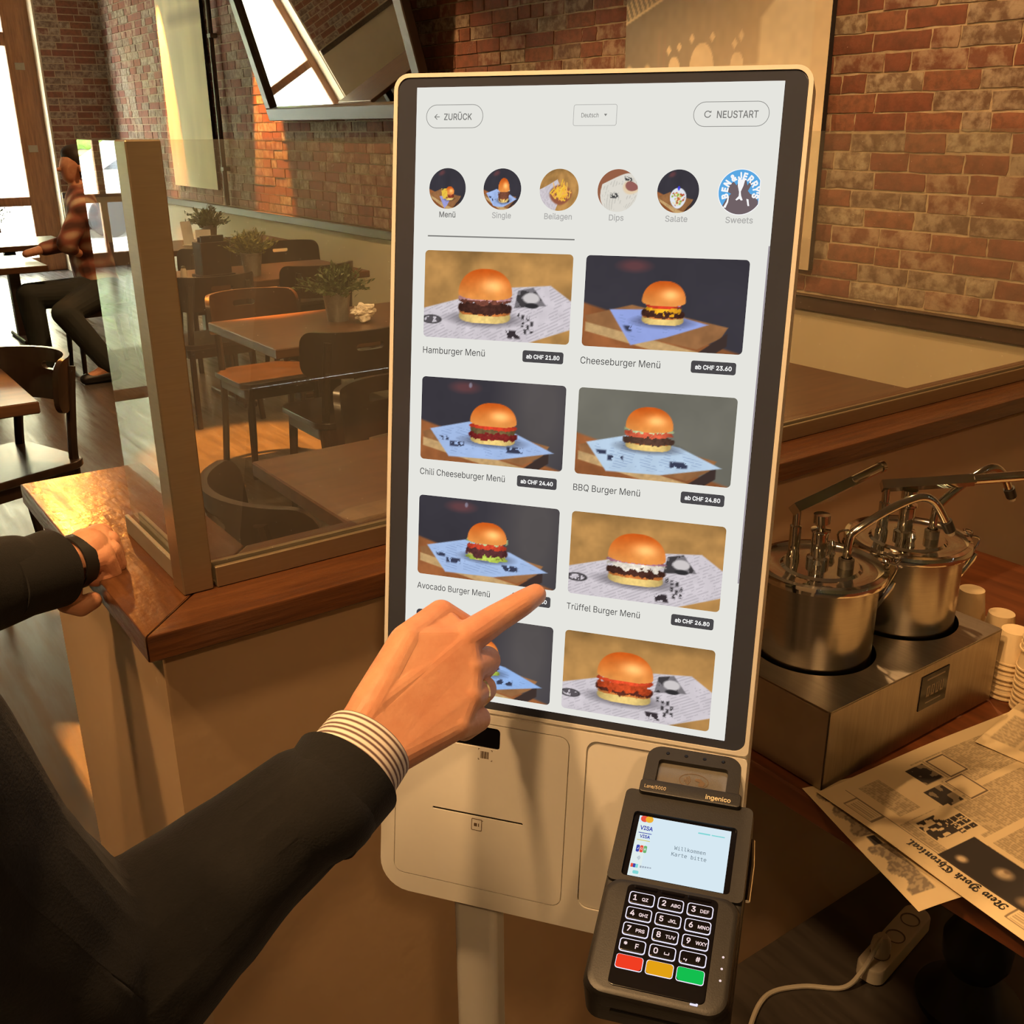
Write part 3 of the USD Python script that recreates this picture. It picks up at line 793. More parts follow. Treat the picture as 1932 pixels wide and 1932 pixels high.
kbody = kp('body', slab(rrect(0.340, 0.7525, (0.030, 0.030, 0.013, 0.013), 8, 0, -0.0998), -0.046, -0.0004, 0.003), 'kiosk_white', label='white kiosk housing')
fas = Polygon(rrect(0.340, 0.197, (0.030, 0.030, 0.004, 0.004), 8, 0, -0.3775)).difference(Polygon(rrect(0.170, 0.170, 0.010, 6, -0.0708, -0.3722))).difference(Polygon(rrect(0.134, 0.166, 0.010, 6, 0.0965, -0.3692)))
kp('lower_fascia', extr(fas, 0.0026, -0.0006), 'kiosk_white', label='white lower front frame', smooth=False)
rim = Polygon(rrect(0.340, 0.553, (0.005, 0.005, 0.013, 0.013), 8, 0, 0.0000)).difference(Polygon(rrect(0.333, 0.5465, 0.010, 8, 0, 0.0000)))
kp('screen_rim', extr(rim, 0.0030, -0.0006), 'kiosk_white', label='pale rim around the glass', smooth=False)
kp('bezel', slab(rrect(0.3325, 0.546, 0.010, 8, 0, 0.0), -0.0003, 0.0016, 0.0006), 'bezel_flare_grey', label='glossy black glass bezel')
screen = kp('screen', cbox(-0.1493, 0.1493, -0.2654, 0.2654, 0.0014, 0.0020, 0.0001), 'screen_white', label='lit white touch screen', smooth=False)
door = Polygon(rrect(0.1682, 0.1682, 0.009, 6, -0.0708, -0.3722)).difference(Polygon(rrect(0.062, 0.021, 0.004, 5, -0.083, -0.3015))).difference(LineString([(-0.1155, -0.3814), (-0.0275, -0.3808)]).buffer(0.0012))
kd = kp('printer_door', extr(door, 0.0026, -0.0004), 'kiosk_white', label='square service door with a receipt slot', smooth=False)
kp('receipt_slot', cbox(-0.117, -0.026, -0.3835, -0.379, -0.0008, 0.0006, 0.0002), 'dark_slot', kd, 'dark receipt slot')
kp('scanner_window', cbox(-0.113, -0.0525, -0.3115, -0.2915, -0.0008, 0.0008, 0.0003), 'black_gloss', kd, 'dark scanner window')
bar = [sbox(-0.0705 + 0.0009 * k, -0.3222, -0.0701 + 0.0009 * k + 0.0002 * (k % 3), -0.3152) for k in range(9)]
for sx, sy in ((-0.0728, -0.3240), (-0.0602, -0.3240), (-0.0728, -0.3134), (-0.0602, -0.3134)):
    bar += [sbox(sx, sy, sx + 0.0014, sy + 0.0005), sbox(sx if sx < -0.065 else sx + 0.0009, sy if sy < -0.318 else sy - 0.0009, (sx if sx < -0.065 else sx + 0.0009) + 0.0005, (sy if sy < -0.318 else sy - 0.0009) + 0.0014)]
kp('barcode_symbol', extr(union_all(bar), 0.00012, 0.0022), 'icon_grey', kd, smooth=False)
rc = union_all([Polygon(rrect(0.0105, 0.0120, 0.0008, 3, -0.0715, -0.3905)).difference(Polygon(rrect(0.0093, 0.0108, 0.0005, 3, -0.0715, -0.3905))), sbox(-0.0742, -0.3922, -0.0712, -0.3890), sbox(-0.0700, -0.3922, -0.0692, -0.3890), sbox(-0.0668, -0.3858, -0.0652, -0.3853)])
kp('receipt_symbol', extr(rc, 0.00012, 0.0022), 'icon_grey', kd, smooth=False)
kp('reader_recess', slab(rrect(0.1325, 0.1645, 0.009, 6, 0.0965, -0.3692), -0.0006, 0.0004, 0.0003), 'kiosk_white', label='shallow recess behind the card terminal')
kfoot = rotz(KYAW, (KO[0], KO[1], 0))
for u in (-0.079, 0.141):
    part(kiosk, 'post', xf(xf(slab(rrect(0.045, 0.032, 0.008, 5), 0.012, 0.885, 0.001), rotz(0, (u, -0.042, 0))), kfoot), 'kiosk_white', 'slim white floor post')
part(kiosk, 'base_plate', xf(slab(rrect(0.40, 0.30, 0.03, 6, 0.02, -0.02), 0, 0.012, 0.002), kfoot), 'kiosk_white')

# --- what the screen shows (flat, lit)
UZ = 0.00202


def ui(name, mesh, m, **kw):
    return kp(name, mesh, m, screen, smooth=False, **kw)


def ring(w, h, r, t, cx, cy, d=0.0001):
    return extr(Polygon(rrect(w, h, r, 8, cx, cy)).difference(Polygon(rrect(w - 2 * t, h - 2 * t, r - t, 8, cx, cy))), d, UZ)


def tx(name, s, u, v, w, h, m, bold=0, kind='sans'):
    t = text(s, u / 1000, v / 1000, w / 1000, h / 1000, kind=kind, bold=bold, d=0.0001); t.apply_translation((0, 0, UZ + 0.00008))
    return ui(name, t, m)


ui('button_outline', ring(0.0505, 0.0186, 0.0092, 0.0005, -0.1151, 0.2424), 'ui_line')
tx('button_lettering', 'ZURÜCK', -124.3, 239.6, 24.6, 5.0, 'ui_grey', bold=2)
ui('arrow_symbol', extr(union_all([LineString([(-0.1325, 0.2421), (-0.1285, 0.2421)]).buffer(0.0003), LineString([(-0.1306, 0.2440), (-0.1327, 0.2421), (-0.1306, 0.2402)]).buffer(0.0003)]), 0.0001, UZ), 'ui_grey')
ui('button_outline', ring(0.0355, 0.0162, 0.0018, 0.0004, 0.0045, 0.2423), 'ui_light')
tx('button_lettering', 'Deutsch', -6.6, 240.6, 14.0, 3.4, 'ui_grey')
ui('arrow_symbol', extr(Polygon([(0.0118, 0.2432), (0.0144, 0.2432), (0.0131, 0.2414)]), 0.0001, UZ), 'ui_grey')
ui('button_outline', ring(0.0575, 0.0184, 0.0091, 0.0005, 0.1112, 0.2421), 'ui_line')
tx('button_lettering', 'NEUSTART', 100.6, 239.3, 31.2, 5.2, 'ui_grey', bold=2)
arc = [(0.0935 + 0.0023 * math.cos(a), 0.2421 + 0.0023 * math.sin(a)) for a in np.linspace(0.8, 5.9, 16)]
ui('restart_symbol', extr(union_all([LineString(arc).buffer(0.00035), Polygon([(0.0944, 0.2432), (0.0962, 0.2432), (0.0962, 0.2448)])]), 0.0001, UZ), 'ui_grey')
ui('underline', extr(sbox(-0.1362, 0.1456, -0.0068, 0.1467), 0.0001, UZ), 'ui_grey')
ui('scroll_bar', extr(sbox(0.1482, -0.1255, 0.1492, 0.1452), 0.0001, UZ), 'scroll_grey')
for i, (c, s, w, m) in enumerate(((-118.9, 'Menü', 14.6, 'ui_grey'), (-70.6, 'Single', 16.6, 'ui_light'), (-21.8, 'Beilagen', 23.4, 'ui_light'), (26.8, 'Dips', 12.0, 'ui_light'), (75.2, 'Salate', 17.6, 'ui_light'), (124.1, 'Sweets', 21.0, 'ui_light'))):
    tx('category_lettering', s, c - w / 2, 161.9 if i else 161.7, w, 4.6, m, bold=2)


def soft(d, w=0.012):
    return np.clip(0.5 - d / w, 0, 1)


def inpoly(x, y, pts):
    """Signed distance-like mask of a convex polygon (clockwise on screen, y down)."""
    d = np.full(x.shape, -9.0); n = len(pts)
    for i in range(n):
        (x0, y0), (x1, y1) = pts[i], pts[(i + 1) % n]
        L = math.hypot(x1 - x0, y1 - y0) + 1e-9
        d = np.maximum(d, ((x - x0) * (y1 - y0) - (y - y0) * (x1 - x0)) / L)
    return d


def picture(kind, x, y, seed=0):
    """Colours (0..255) of a food photograph on the screen; x to the right, y down, y from 0 to 1."""
    c = np.zeros(x.shape + (3,)); nz = lambda s, k=0: meshkit.fbm(np.stack([x * s, y * s, np.full_like(x, seed * 3.7 + k)], -1), 4)

    def put(mask, col):
        m = np.clip(mask, 0, 1)[..., None]; c[:] = c * (1 - m) + np.asarray(col, float) * m
    wood = nz(3.0)[..., None]
    light = kind in ('ham', 'truffle', 'crispy', 'fries')
    if light:
        c[:] = np.array([182, 136, 78.0]) * (0.78 + 0.45 * nz(4, 2)[..., None]) * (1 - 0.25 * np.clip(0.15 - y, 0, 1)[..., None] * 4)
        pap = [(-0.3, 0.50), (0.95, 0.40), (1.42, 0.27), (1.95, 0.62), (1.95, 0.78), (1.15, 1.06), (-0.3, 1.3)] if kind != 'fries' else [(-0.2, 0.55), (0.8, 0.25), (1.1, 0.6), (0.6, 1.1), (-0.2, 1.2)]
        pm = inpoly(x, y, [(px, py) for px, py in pap]); paper = np.array([214, 206, 212.0]) * (0.93 + 0.1 * nz(9, 5)[..., None])
        put(soft(pm), paper)
        ins = soft(pm, 0.02)
        put(ins * soft(np.abs(((x * 0.5 + y * 1.0) * 26) % 1 - 0.5) - 0.18, 0.2) * (nz(16, 7) > 0.46) * 0.4, (150, 144, 150))
        if kind != 'fries':
            q = inpoly(x, y, [(1.16, 0.42), (1.34, 0.38), (1.50, 0.58), (1.12, 0.62)]); put(soft(q) * (0.6 + 0.4 * (nz(9, 1) > 0.5)), (66, 62, 64)); put(soft(np.hypot((x - 1.32) / 0.10, (y - 0.50) / 0.06) - 1, 0.3), (206, 200, 200)); put(soft(np.hypot((x - 1.33) / 0.08, (y - 0.585) / 0.03) - 1, 0.3), (50, 48, 50))
            for bx, by in ((1.17, 0.70), (1.23, 0.72), (1.29, 0.73), (1.23, 0.80), (1.29, 0.83), (1.34, 0.79), (1.34, 0.87), (1.26, 0.88)):
                put(soft(np.maximum(np.abs(x - bx) - 0.016, np.abs(y - by) - 0.026), 0.02) * (nz(40, 3) > 0.42), (60, 56, 58))
            put(soft(np.maximum(np.abs(x - 1.11 - 0.3 * (y - 0.9)) - 0.075, np.abs(y - 0.92) - 0.045), 0.02) * (nz(24, 6) > 0.40), (58, 50, 54))
            e = np.hypot((x - 0.10) / 0.11, (y - 0.79) / 0.045) - 1; put(soft(np.abs(e) - 0.16, 0.2), (60, 56, 58)); put(soft(e, 0.3) * (nz(22, 9) > 0.52), (90, 84, 88))
    elif kind != 'logo':
        bg = (58, 55, 62) if kind not in ('bbq',) else (110, 108, 98)
        c[:] = np.array(bg, float) * (0.92 + 0.2 * nz(2.2)[..., None])
        c += np.array([20, 4, 2.0]) * soft(np.hypot((x - 0.55) / 0.16, (y - 0.1) / 0.06) - 1, 1.0)[..., None] * (kind != 'bbq') * 2
        if kind in ('chili', 'avo', 'avo2'):
            put(soft(np.hypot((x - 0.62) / 0.02, (y - 0.07) / 0.03) - 1, 0.5) * 0.7, (150, 150, 170))
            put(soft(np.hypot((x - 1.5) / 0.4, (y - 0.3) / 0.8) - 1, 1.2) * 0.3, (150, 140, 124))
        tw = np.array([150, 92, 54.0]) * (0.75 + 0.5 * nz(5, 3)[..., None])
        put(soft(0.50 + 0.27 * x - y - (0.42 if kind == 'single' else 0.0) * 0 + 0.02, 0.03), tw)
        bd = [(0.02, 0.66), (0.55, 0.52), (1.62, 0.72), (1.55, 0.84), (1.30, 0.97), (0.06, 0.76)]
        put(soft(inpoly(x, y, bd)), np.array([150, 104, 66.0]) * (0.8 + 0.4 * nz(7, 4)[..., None]))
        put(soft(inpoly(x, y, [(0.03, 0.73), (1.32, 1.00), (1.32, 1.12), (0.03, 0.83)])), np.array([196, 160, 110.0]) * (0.85 + 0.3 * nz(20, 4)[..., None]))
        put(soft(inpoly(x, y, [(1.32, 1.0), (1.62, 0.78), (1.62, 0.92), (1.34, 1.12)])), (64, 50, 46))
        pc = {'cheese': (150, 166, 226), 'chili': (166, 190, 232), 'bbq': (186, 208, 230), 'avo': (168, 192, 232), 'avo2': (150, 184, 236), 'menu': (160, 160, 220), 'single': (166, 190, 238), 'salad': (150, 96, 66)}[kind]
        pap = {'cheese': [(0.30, 0.58), (0.80, 0.56), (1.48, 0.72), (0.95, 0.86), (0.58, 0.99)]}.get(kind, [(0.12, 0.62), (0.62, 0.50), (1.20, 0.60), (1.74, 0.82), (1.74, 0.92), (1.00, 0.93), (0.45, 1.04)])
        if kind == 'menu':
            pap = [(0.5, 0.7), (1.2, 0.64), (0.92, 0.9), (0.72, 1.0)]
        if kind != 'salad':
            pm = inpoly(x, y, pap); put(soft(pm), np.array(pc, float) * (0.94 + 0.1 * nz(8, 2)[..., None]))
            ins = soft(pm + 0.04, 0.03)
            put(ins * soft(np.abs(((y - 0.2 * x) * 30) % 1 - 0.5) - 0.15, 0.2) * (nz(14, 8) > 0.5) * 0.4, (110, 130, 170))
            for bx, by, bw, bh in ((0.30, 0.72, 0.06, 0.022), (0.47, 0.78, 0.09, 0.03), (1.20, 0.80, 0.10, 0.035)):
                put(ins * soft(np.maximum(np.abs(x - bx) - bw, np.abs(y - by) - bh), 0.02) * (nz(26, 5) > 0.44), (58, 62, 84))
    # food
    def burger(cx, cy, w, h, parts, hue=0.0, glare=1.0):
        hw_ = w / 2; r = nz(30, 11); wob = 0.012 * np.sin(x * 60 + 4 * r)

        def layer(y0, y1, ww, col, rough=0.0, tilt=0.0, mix=0.25):
            yy = y - tilt * (x - cx); t = (yy - (y0 + y1) / 2) / ((y1 - y0) / 2)
            e = np.abs((x - cx) / ww) ** 3 + np.abs(t + rough * (nz(24, y0 * 50) - 0.5) * 4) ** 2.6 - 1
            put(soft(e, 0.16), np.array(col, float) * (1 - mix + 2 * mix * nz(34, y1 * 31)[..., None]) * (1.06 - 0.3 * np.clip((x - cx) / ww, -1, 1)[..., None] ** 2))
        put(soft(np.hypot((x - cx) / (hw_ * 1.25), (y - cy - h * 0.42) / (h * 0.14)) - 1, 0.6) * 0.45, (40, 34, 40))
        yb, yt = cy + h * 0.5, cy - h * 0.5
        layer(yb - h * 0.26, yb, hw_ * 0.93, (232, 200, 122), 0.0, 0, 0.12)
        layer(yb - h * 0.27, yb - h * 0.14, hw_ * 0.92, (206, 120, 60), 0.1)
        for (a, b, ww, col, rg) in parts:
            layer(yt + h * a, yt + h * b, hw_ * ww, col, rg)
        # top bun
        yh = yt + h * 0.46; t = (y - yh) / (h * 0.46); e = np.where(t < 0, np.abs((x - cx) / (hw_ * 0.97)) ** 2.3 + np.abs(t) ** 2.1 - 1, np.abs((x - cx) / (hw_ * 0.97)) ** 2.6 + np.abs(t / 0.24) ** 2 - 1)
        sh = np.clip(0.5 - 0.55 * t, 0, 1)[..., None]
        col = np.array([246, 186, 104.0]) * (1 - sh) + np.array([206 + hue, 92, 28.0]) * sh
        g = np.exp(-(((x - cx - hw_ * 0.28) / (hw_ * 0.42)) ** 2 + ((y - yh + h * 0.16) / (h * 0.13)) ** 2))[..., None] * glare
        col = col * (0.92 + 0.16 * nz(12, 3)[..., None]) + np.array([70, 86, 70.0]) * g
        put(soft(e, 0.07), col)
    G, T, P, C, W_, R_ = (120, 150, 60), (214, 66, 42), (74, 44, 36), (250, 176, 40), (232, 222, 206), (150, 60, 40)
    if kind == 'ham':
        burger(0.76, 0.50, 0.68, 0.62, [(0.60, 0.84, 0.97, P, 0.3), (0.50, 0.64, 0.95, (120, 70, 56), 0.5), (0.48, 0.58, 0.98, (206, 150, 150), 0.6), (0.42, 0.52, 0.9, (226, 190, 150), 0.3)])
    elif kind == 'truffle':
        burger(0.80, 0.50, 0.70, 0.62, [(0.62, 0.82, 1.0, P, 0.3), (0.52, 0.70, 1.0, W_, 0.8), (0.46, 0.58, 0.9, (222, 110, 52), 0.2), (0.50, 0.58, 1.02, (190, 130, 150), 0.5)])
    elif kind == 'crispy':
        burger(0.76, 0.50, 0.70, 0.64, [(0.62, 0.84, 1.0, (92, 44, 34), 0.4), (0.56, 0.78, 0.95, (196, 74, 36), 0.5), (0.48, 0.62, 0.98, (222, 78, 44), 0.3), (0.44, 0.54, 0.9, (238, 214, 186), 0.5)])
    elif kind == 'cheese':
        burger(0.90, 0.49, 0.50, 0.48, [(0.62, 0.84, 0.96, P, 0.2), (0.56, 0.72, 0.8, C, 0.9), (0.50, 0.62, 0.78, T, 0.2), (0.43, 0.54, 0.8, (196, 182, 214), 0.7)])
    elif kind == 'chili':
        burger(0.92, 0.51, 0.60, 0.50, [(0.66, 0.88, 1.02, (128, 40, 38), 0.4), (0.56, 0.74, 0.95, (116, 96, 60), 0.7), (0.50, 0.64, 1.0, T, 0.3), (0.42, 0.53, 0.94, (222, 220, 206), 0.3)])
    elif kind == 'bbq':
        burger(0.84, 0.42, 0.56, 0.50, [(0.64, 0.86, 1.06, (88, 62, 50), 0.3), (0.54, 0.70, 1.0, (220, 100, 70), 0.5), (0.44, 0.60, 1.02, (200, 214, 160), 0.8)])
    elif kind in ('avo', 'avo2'):
        burger(0.90 if kind == 'avo' else 0.86, 0.50, 0.52, 0.48, [(0.84, 1.0, 1.05, (176, 196, 80), 0.3), (0.62, 0.90, 1.04, (92, 50, 50), 0.6), (0.54, 0.70, 0.98, (204, 70, 46), 0.6), (0.40, 0.58, 1.04, (186, 206, 150), 0.9)])
    elif kind == 'menu':
        burger(1.02, 0.62, 0.46, 0.34, [(0.5, 0.85, 1.0, (130, 56, 40), 0.6), (0.44, 0.6, 1.0, (210, 120, 70), 0.6)])
        for k in range(16):
            a = 0.62 + 0.035 * (k % 8); b = 0.52 + 0.05 * (k // 8); put(soft(np.maximum(np.abs(x - a - 0.25 * (y - b)) - 0.012, np.abs(y - b - 0.08) - 0.10), 0.012), (236, 200 - 6 * (k % 3), 70))
    elif kind == 'single':
        burger(0.98, 0.53, 0.56, 0.60, [(0.45, 0.88, 1.0, (120, 74, 56), 0.7), (0.42, 0.56, 1.0, (236, 222, 196), 0.5)])
    elif kind == 'fries':
        put(soft(np.hypot((x - 0.98) / 0.52, (y - 0.62) / 0.24) - 1, 0.2), (150, 90, 66)); r = np.random.default_rng(4)
        for k in range(60):
            a, b, th = 0.98 + r.normal(0, 0.19), 0.56 + r.normal(0, 0.075), r.uniform(0, PI); u_ = (x - a) * math.cos(th) + (y - b) * math.sin(th); v_ = -(x - a) * math.sin(th) + (y - b) * math.cos(th)
            put(soft(np.maximum(np.abs(u_) - 0.11, np.abs(v_) - 0.018), 0.014), (244, 206 - r.integers(0, 40), 50 + r.integers(0, 40)))
    elif kind == 'salad':
        put(soft(np.hypot((x - 0.92) / 0.36, (y - 0.66) / 0.24) - 1, 0.06), (226, 230, 238)); r = np.random.default_rng(9)
        for k in range(60):
            a, b = 0.92 + r.normal(0, 0.13), 0.66 + r.normal(0, 0.08); col = ((150, 180, 70), (214, 120, 70), (236, 224, 180), (180, 80, 50))[r.integers(0, 4)]
            put(soft(np.hypot((x - a) / 0.05, (y - b) / 0.026) - 1, 0.4) * soft(np.hypot((x - 0.92) / 0.3, (y - 0.66) / 0.19) - 1, 0.1), col)
        put(soft(np.hypot((x - 0.93) / 0.05, (y - 0.43) / 0.05) - 1, 0.3), (70, 70, 226))
    return np.clip(c, 0, 255)


def dips_picture(x, y):
    c = np.tile(np.array([150, 96, 70.0]), x.shape + (1,)); n = lambda s: meshkit.fbm(np.stack([x * s, y * s, x * 0 + 3], -1), 3)

    def put(m, col):
        m = np.clip(m, 0, 1)[..., None]; c[:] = c * (1 - m) + np.asarray(col, float) * m
    p = inpoly(x, y, [(0.10, 0.32), (1.15, -0.08), (1.85, 0.45), (0.62, 1.25), (0.0, 1.2)]); put(soft(p), (222, 218, 208))
    put(soft(p + 0.05) * soft(np.abs((x * 14 + y * 3) % 1 - 0.5) - 0.2, 0.2) * (n(9) > 0.5) * 0.35, (160, 158, 152))
    put(soft(np.hypot((x - 0.83) / 0.2, (y - 0.42) / 0.17) - 1, 0.3), (228, 204, 170)); put(soft(np.hypot((x - 0.85) / 0.16, (y - 0.38) / 0.13) - 1, 0.1), (150, 96, 90))
    for a, b, w, h in ((0.42, 0.62, 0.10, 0.06), (0.78, 0.20, 0.10, 0.05), (1.2, 0.18, 0.13, 0.10), (1.2, 0.72, 0.06, 0.05), (1.3, 0.5, 0.07, 0.08)):
        put(soft(np.maximum(np.abs(x - a) - w, np.abs(y - b) - h), 0.03) * (n(24) > 0.45), (70, 70, 70))
    return c


def grid(w, h, nx, ny, cx, cy, fn, name, keep, label):
    """A flat lit picture on the screen, coloured point by point; keep(x, y) trims the corners."""
    s, q = np.meshgrid(np.linspace(-w / 2, w / 2, nx), np.linspace(-h / 2, h / 2, ny), indexing='ij')
    s2, q2 = keep(s, q)
    col = fn((s / h + w / h / 2), (0.5 - q / h))
    v = np.stack([cx + s2.ravel(), cy + q2.ravel(), np.full(s.size, UZ + 0.0001)], 1)
    i, j = np.meshgrid(np.arange(nx - 1), np.arange(ny - 1), indexing='ij'); a = (i * ny + j).ravel()
    f = np.vstack([np.stack([a, a + ny, a + ny + 1], 1), np.stack([a, a + ny + 1, a + 1], 1)])
    return kp(name, trimesh.Trimesh(v, f, process=False), 'paint_glow', screen, label, paint=lin(col.reshape(-1, 3)))


def corners(w, h, r):
    def k(s, q):
        dx, dy = np.abs(s) - (w / 2 - r), np.abs(q) - (h / 2 - r); L = np.hypot(dx, dy); m = (dx > 0) & (dy > 0) & (L > r)
        sc = np.where(m, r / np.maximum(L, 1e-9), 1)
        return np.where(m, np.sign(s) * (w / 2 - r + dx * sc), s), np.where(m, np.sign(q) * (h / 2 - r + dy * sc), q)
    return k


def disc(r):
    def k(s, q):
        a, b = s / r, q / r
        return r * a * np.sqrt(1 - b * b / 2), r * b * np.sqrt(1 - a * a / 2)
    return k


ROWS = (0.1343, 0.0268, -0.0792, -0.1862)
PICS = (('ham', 'cheese'), ('chili', 'bbq'), ('avo', 'truffle'), ('avo2', 'crispy'))
NAMES = (('Hamburger Menü', 57.2, '21.80', 'Cheeseburger Menü', 67.0, '23.60'), ('Chili Cheeseburger Menü', 80.0, '24.40', 'BBQ Burger Menü', 57.8, '24.80'), ('Avocado Burger Menü', 70.5, '24.80', 'Trüffel Burger Menü', 65.0, '26.80'))
LBL = {'ham': 'picture of a hamburger on newspaper', 'cheese': 'picture of a cheeseburger on a dark board', 'chili': 'picture of a burger on pale blue newspaper', 'bbq': 'picture of a burger with a dark patty and lettuce', 'avo': 'picture of a burger with green bottom layer', 'truffle': 'picture of a burger with white sauce', 'avo2': 'picture of a burger half hidden by the hand', 'crispy': 'picture of a red crispy burger on newspaper'}
for r_, (top, kinds) in enumerate(zip(ROWS, PICS)):
    for c_, kd_ in enumerate(kinds):
        cx = -0.0725 if c_ == 0 else 0.0697
        grid(0.1312, 0.0732, 175, 98, cx, top - 0.0366, lambda x, y, k=kd_, s=r_ * 2 + c_: picture(k, x, y, s), 'menu_picture', corners(0.1312, 0.0732, 0.0035), LBL[kd_])
        if r_ < 3:
            nm, wd, pr = NAMES[r_][c_ * 3:c_ * 3 + 3]
            tx('dish_lettering', nm, -138.0 if c_ == 0 else 3.9, top * 1000 - 87.2 - (0.6 if c_ else 0), wd, 5.6, 'ui_dark')
            px = -28.9 if c_ == 0 else 113.7; py = top * 1000 - 84.7
            ui('price_tag', extr(Polygon(rrect(0.0358, 0.0098, 0.0018, 4, px / 1000, py / 1000)), 0.0001, UZ), 'tag_dark')
            t = text('ab CHF ' + pr, (px - 14.6) / 1000, (py - 1.7) / 1000, 0.0292, 0.0035, bold=5, d=0.0001); t.apply_translation((0, 0, UZ + 0.00012)); ui('price_lettering', t, 'tag_text')
for u_, k_ in ((-0.1195, 'menu'), (-0.0708, 'single'), (-0.0220, 'fries'), (0.0266, 'dips'), (0.0750, 'salad')):
    fn = dips_picture if k_ == 'dips' else (lambda x, y, k=k_: picture(k, x * 1.8, y, 3))
    grid(0.0328, 0.0328, 60, 60, u_, 0.1850, fn, 'category_picture', disc(0.0164), {'menu': 'round picture of burger and fries', 'single': 'round picture of a single burger', 'fries': 'round picture of fries', 'dips': 'round picture of a dip on newspaper', 'salad': 'round picture of a salad bowl'}[k_])
# round logo with a cow head
L0 = np.array([0.1232, 0.1850]); LR = 0.0166
clip = Point(L0).buffer(LR, 24).intersection(sbox(L0[0] - 0.02, L0[1] - 0.02, L0[0] + 0.0142, L0[1] + 0.02))
logo = ui('round_logo', extr(Point(L0).buffer(LR + 0.0006, 24).intersection(sbox(L0[0] - 0.02, L0[1] - 0.02, L0[0] + 0.0148, L0[1] + 0.02)), 0.0001, UZ), 'logo_white', label='round blue logo with a dark cow head')


def lg(pts):
    return affinity.translate(affinity.scale(Polygon(pts), LR, LR, origin=(0, 0)), *L0)


z_ = UZ + 0.0001
kp('logo_disc', extr(clip, 0.00005, z_), 'logo_blue', screen, smooth=False)
cow = lg([(-0.80, -0.66), (-0.62, -0.30), (-0.42, -0.08), (-0.62, 0.02), (-0.50, 0.34), (-0.34, 0.46), (-0.20, 0.30), (-0.12, 0.44), (-0.06, 0.56), (0.22, 0.56), (0.30, 0.30), (0.44, 0.56), (0.50, 0.36), (0.34, 0.06), (0.46, -0.08), (0.66, -0.14), (0.84, -0.40), (0.84, -1.2), (-0.6, -1.2)]).intersection(clip)
kp('logo_cow', extr(cow, 0.00005, z_ + 0.00006), 'logo_brown', screen, smooth=False)
blz = union_all([lg([(-0.16, 0.56), (0.18, 0.56), (0.12, 0.28), (0.02, 0.02), (0.05, -0.16), (0.14, -0.36), (0.06, -0.38), (-0.02, -0.30), (-0.14, -0.38), (-0.20, -0.34), (-0.06, -0.18), (-0.06, 0.0), (-0.14, 0.28)]), lg([(-0.56, -0.22), (-0.50, -0.20), (-0.52, -0.46), (-0.62, -0.72), (-0.74, -0.70), (-0.60, -0.44)]), lg([(0.30, -0.30), (0.40, -0.32), (0.46, -0.62), (0.38, -0.62)])]).intersection(clip)
kp('logo_blaze', extr(blz, 0.00005, z_ + 0.00012), 'logo_white', screen, smooth=False)
ltr = []
for ch, ang in zip("BEN&JERRY'S", (196, 172, 149, 120, 96, 76, 53, 30, 10, -2, -14)):
    g = letters(ch, 'sans', 9); b = g.bounds; g = affinity.translate(g, -(b[0] + b[2]) / 2, -0.5); g = affinity.scale(g, 0.0044, 0.0050, origin=(0, 0)); g = affinity.rotate(g, ang - 90, origin=(0, 0))
    a = math.radians(ang); ltr.append(affinity.translate(g, L0[0] + 0.0122 * math.cos(a), L0[1] + 0.0122 * math.sin(a)))
kp('logo_lettering', extr(union_all(ltr).intersection(clip), 0.00005, z_ + 0.00018), 'logo_white', screen, smooth=False)

# ------------------------------------------------------------------ card terminal on its bracket
TC = np.array([0.4707, 0.4468, CAM_H - 0.5171]); TYAW, TT = math.radians(-52.3), math.radians(71.99)
thx = np.array([math.cos(TYAW), math.sin(TYAW), 0]); tbk = np.array([-math.sin(TYAW), math.cos(TYAW), 0]); tup = tbk * math.sin(TT) + np.array([0, 0, math.cos(TT)]); tn = np.cross(thx, tup)
TM = np.eye(4); TM[:3, 0], TM[:3, 1], TM[:3, 2], TM[:3, 3] = thx, tup, tn, TC
term = thing('card_terminal', 'black payment card terminal with lit keypad mounted on the kiosk', 'card terminal', TC - tn * 0.03, TYAW)


def tp(name, mesh, m, parent=None, label=None, **kw):
    return part(parent or term, name, xf(mesh, TM), m, label, **kw)


def trap(w0, w1, v0, v1, r, n=6):
    o = rrect(1, v1 - v0, r, n, 0, (v0 + v1) / 2); q = (o[:, 1] - v0) / (v1 - v0); o = o.copy(); o[:, 0] *= (w0 + (w1 - w0) * q)
    return o


tp('housing', slab(np.column_stack([rrect(0.1015, 0.168, (0.012, 0.012, 0.004, 0.004), 7, 0, -0.036)]), -0.040, -0.0012, 0.004), 'black_plastic', label='grainy black terminal housing')
frame = Polygon(rrect(0.1000, 0.083, 0.005, 6, 0, 0.0075)).difference(Polygon(rrect(0.080, 0.0575, 0.003, 5, 0, 0.0)))
tp('display_frame', extr(frame, 0.0035, -0.0016), 'black_plastic', smooth=False)
tdisp = tp('display', cbox(-0.0355, 0.0355, -0.0266, 0.0266, -0.0012, -0.0002, 0.0001), 'term_screen', label='lit pale blue display', smooth=False)
tp('display_glass', cbox(-0.0400, 0.0400, -0.0290, 0.0290, -0.0014, -0.0009, 0.0001), 'black_gloss')
kpad = tp('keypad_hood', slab(rrect(0.0985, 0.090, (0.014, 0.014, 0.012, 0.012), 7, 0, -0.0765), -0.018, 0.0042, 0.005), 'black_plastic', label='raised black keypad surround')
tp('keypad_plate', slab(rrect(0.066, 0.078, 0.004, 5, 0.0005, -0.0755), 0.0030, 0.0050, 0.0006), 'black_gloss', label='glossy keypad plate')
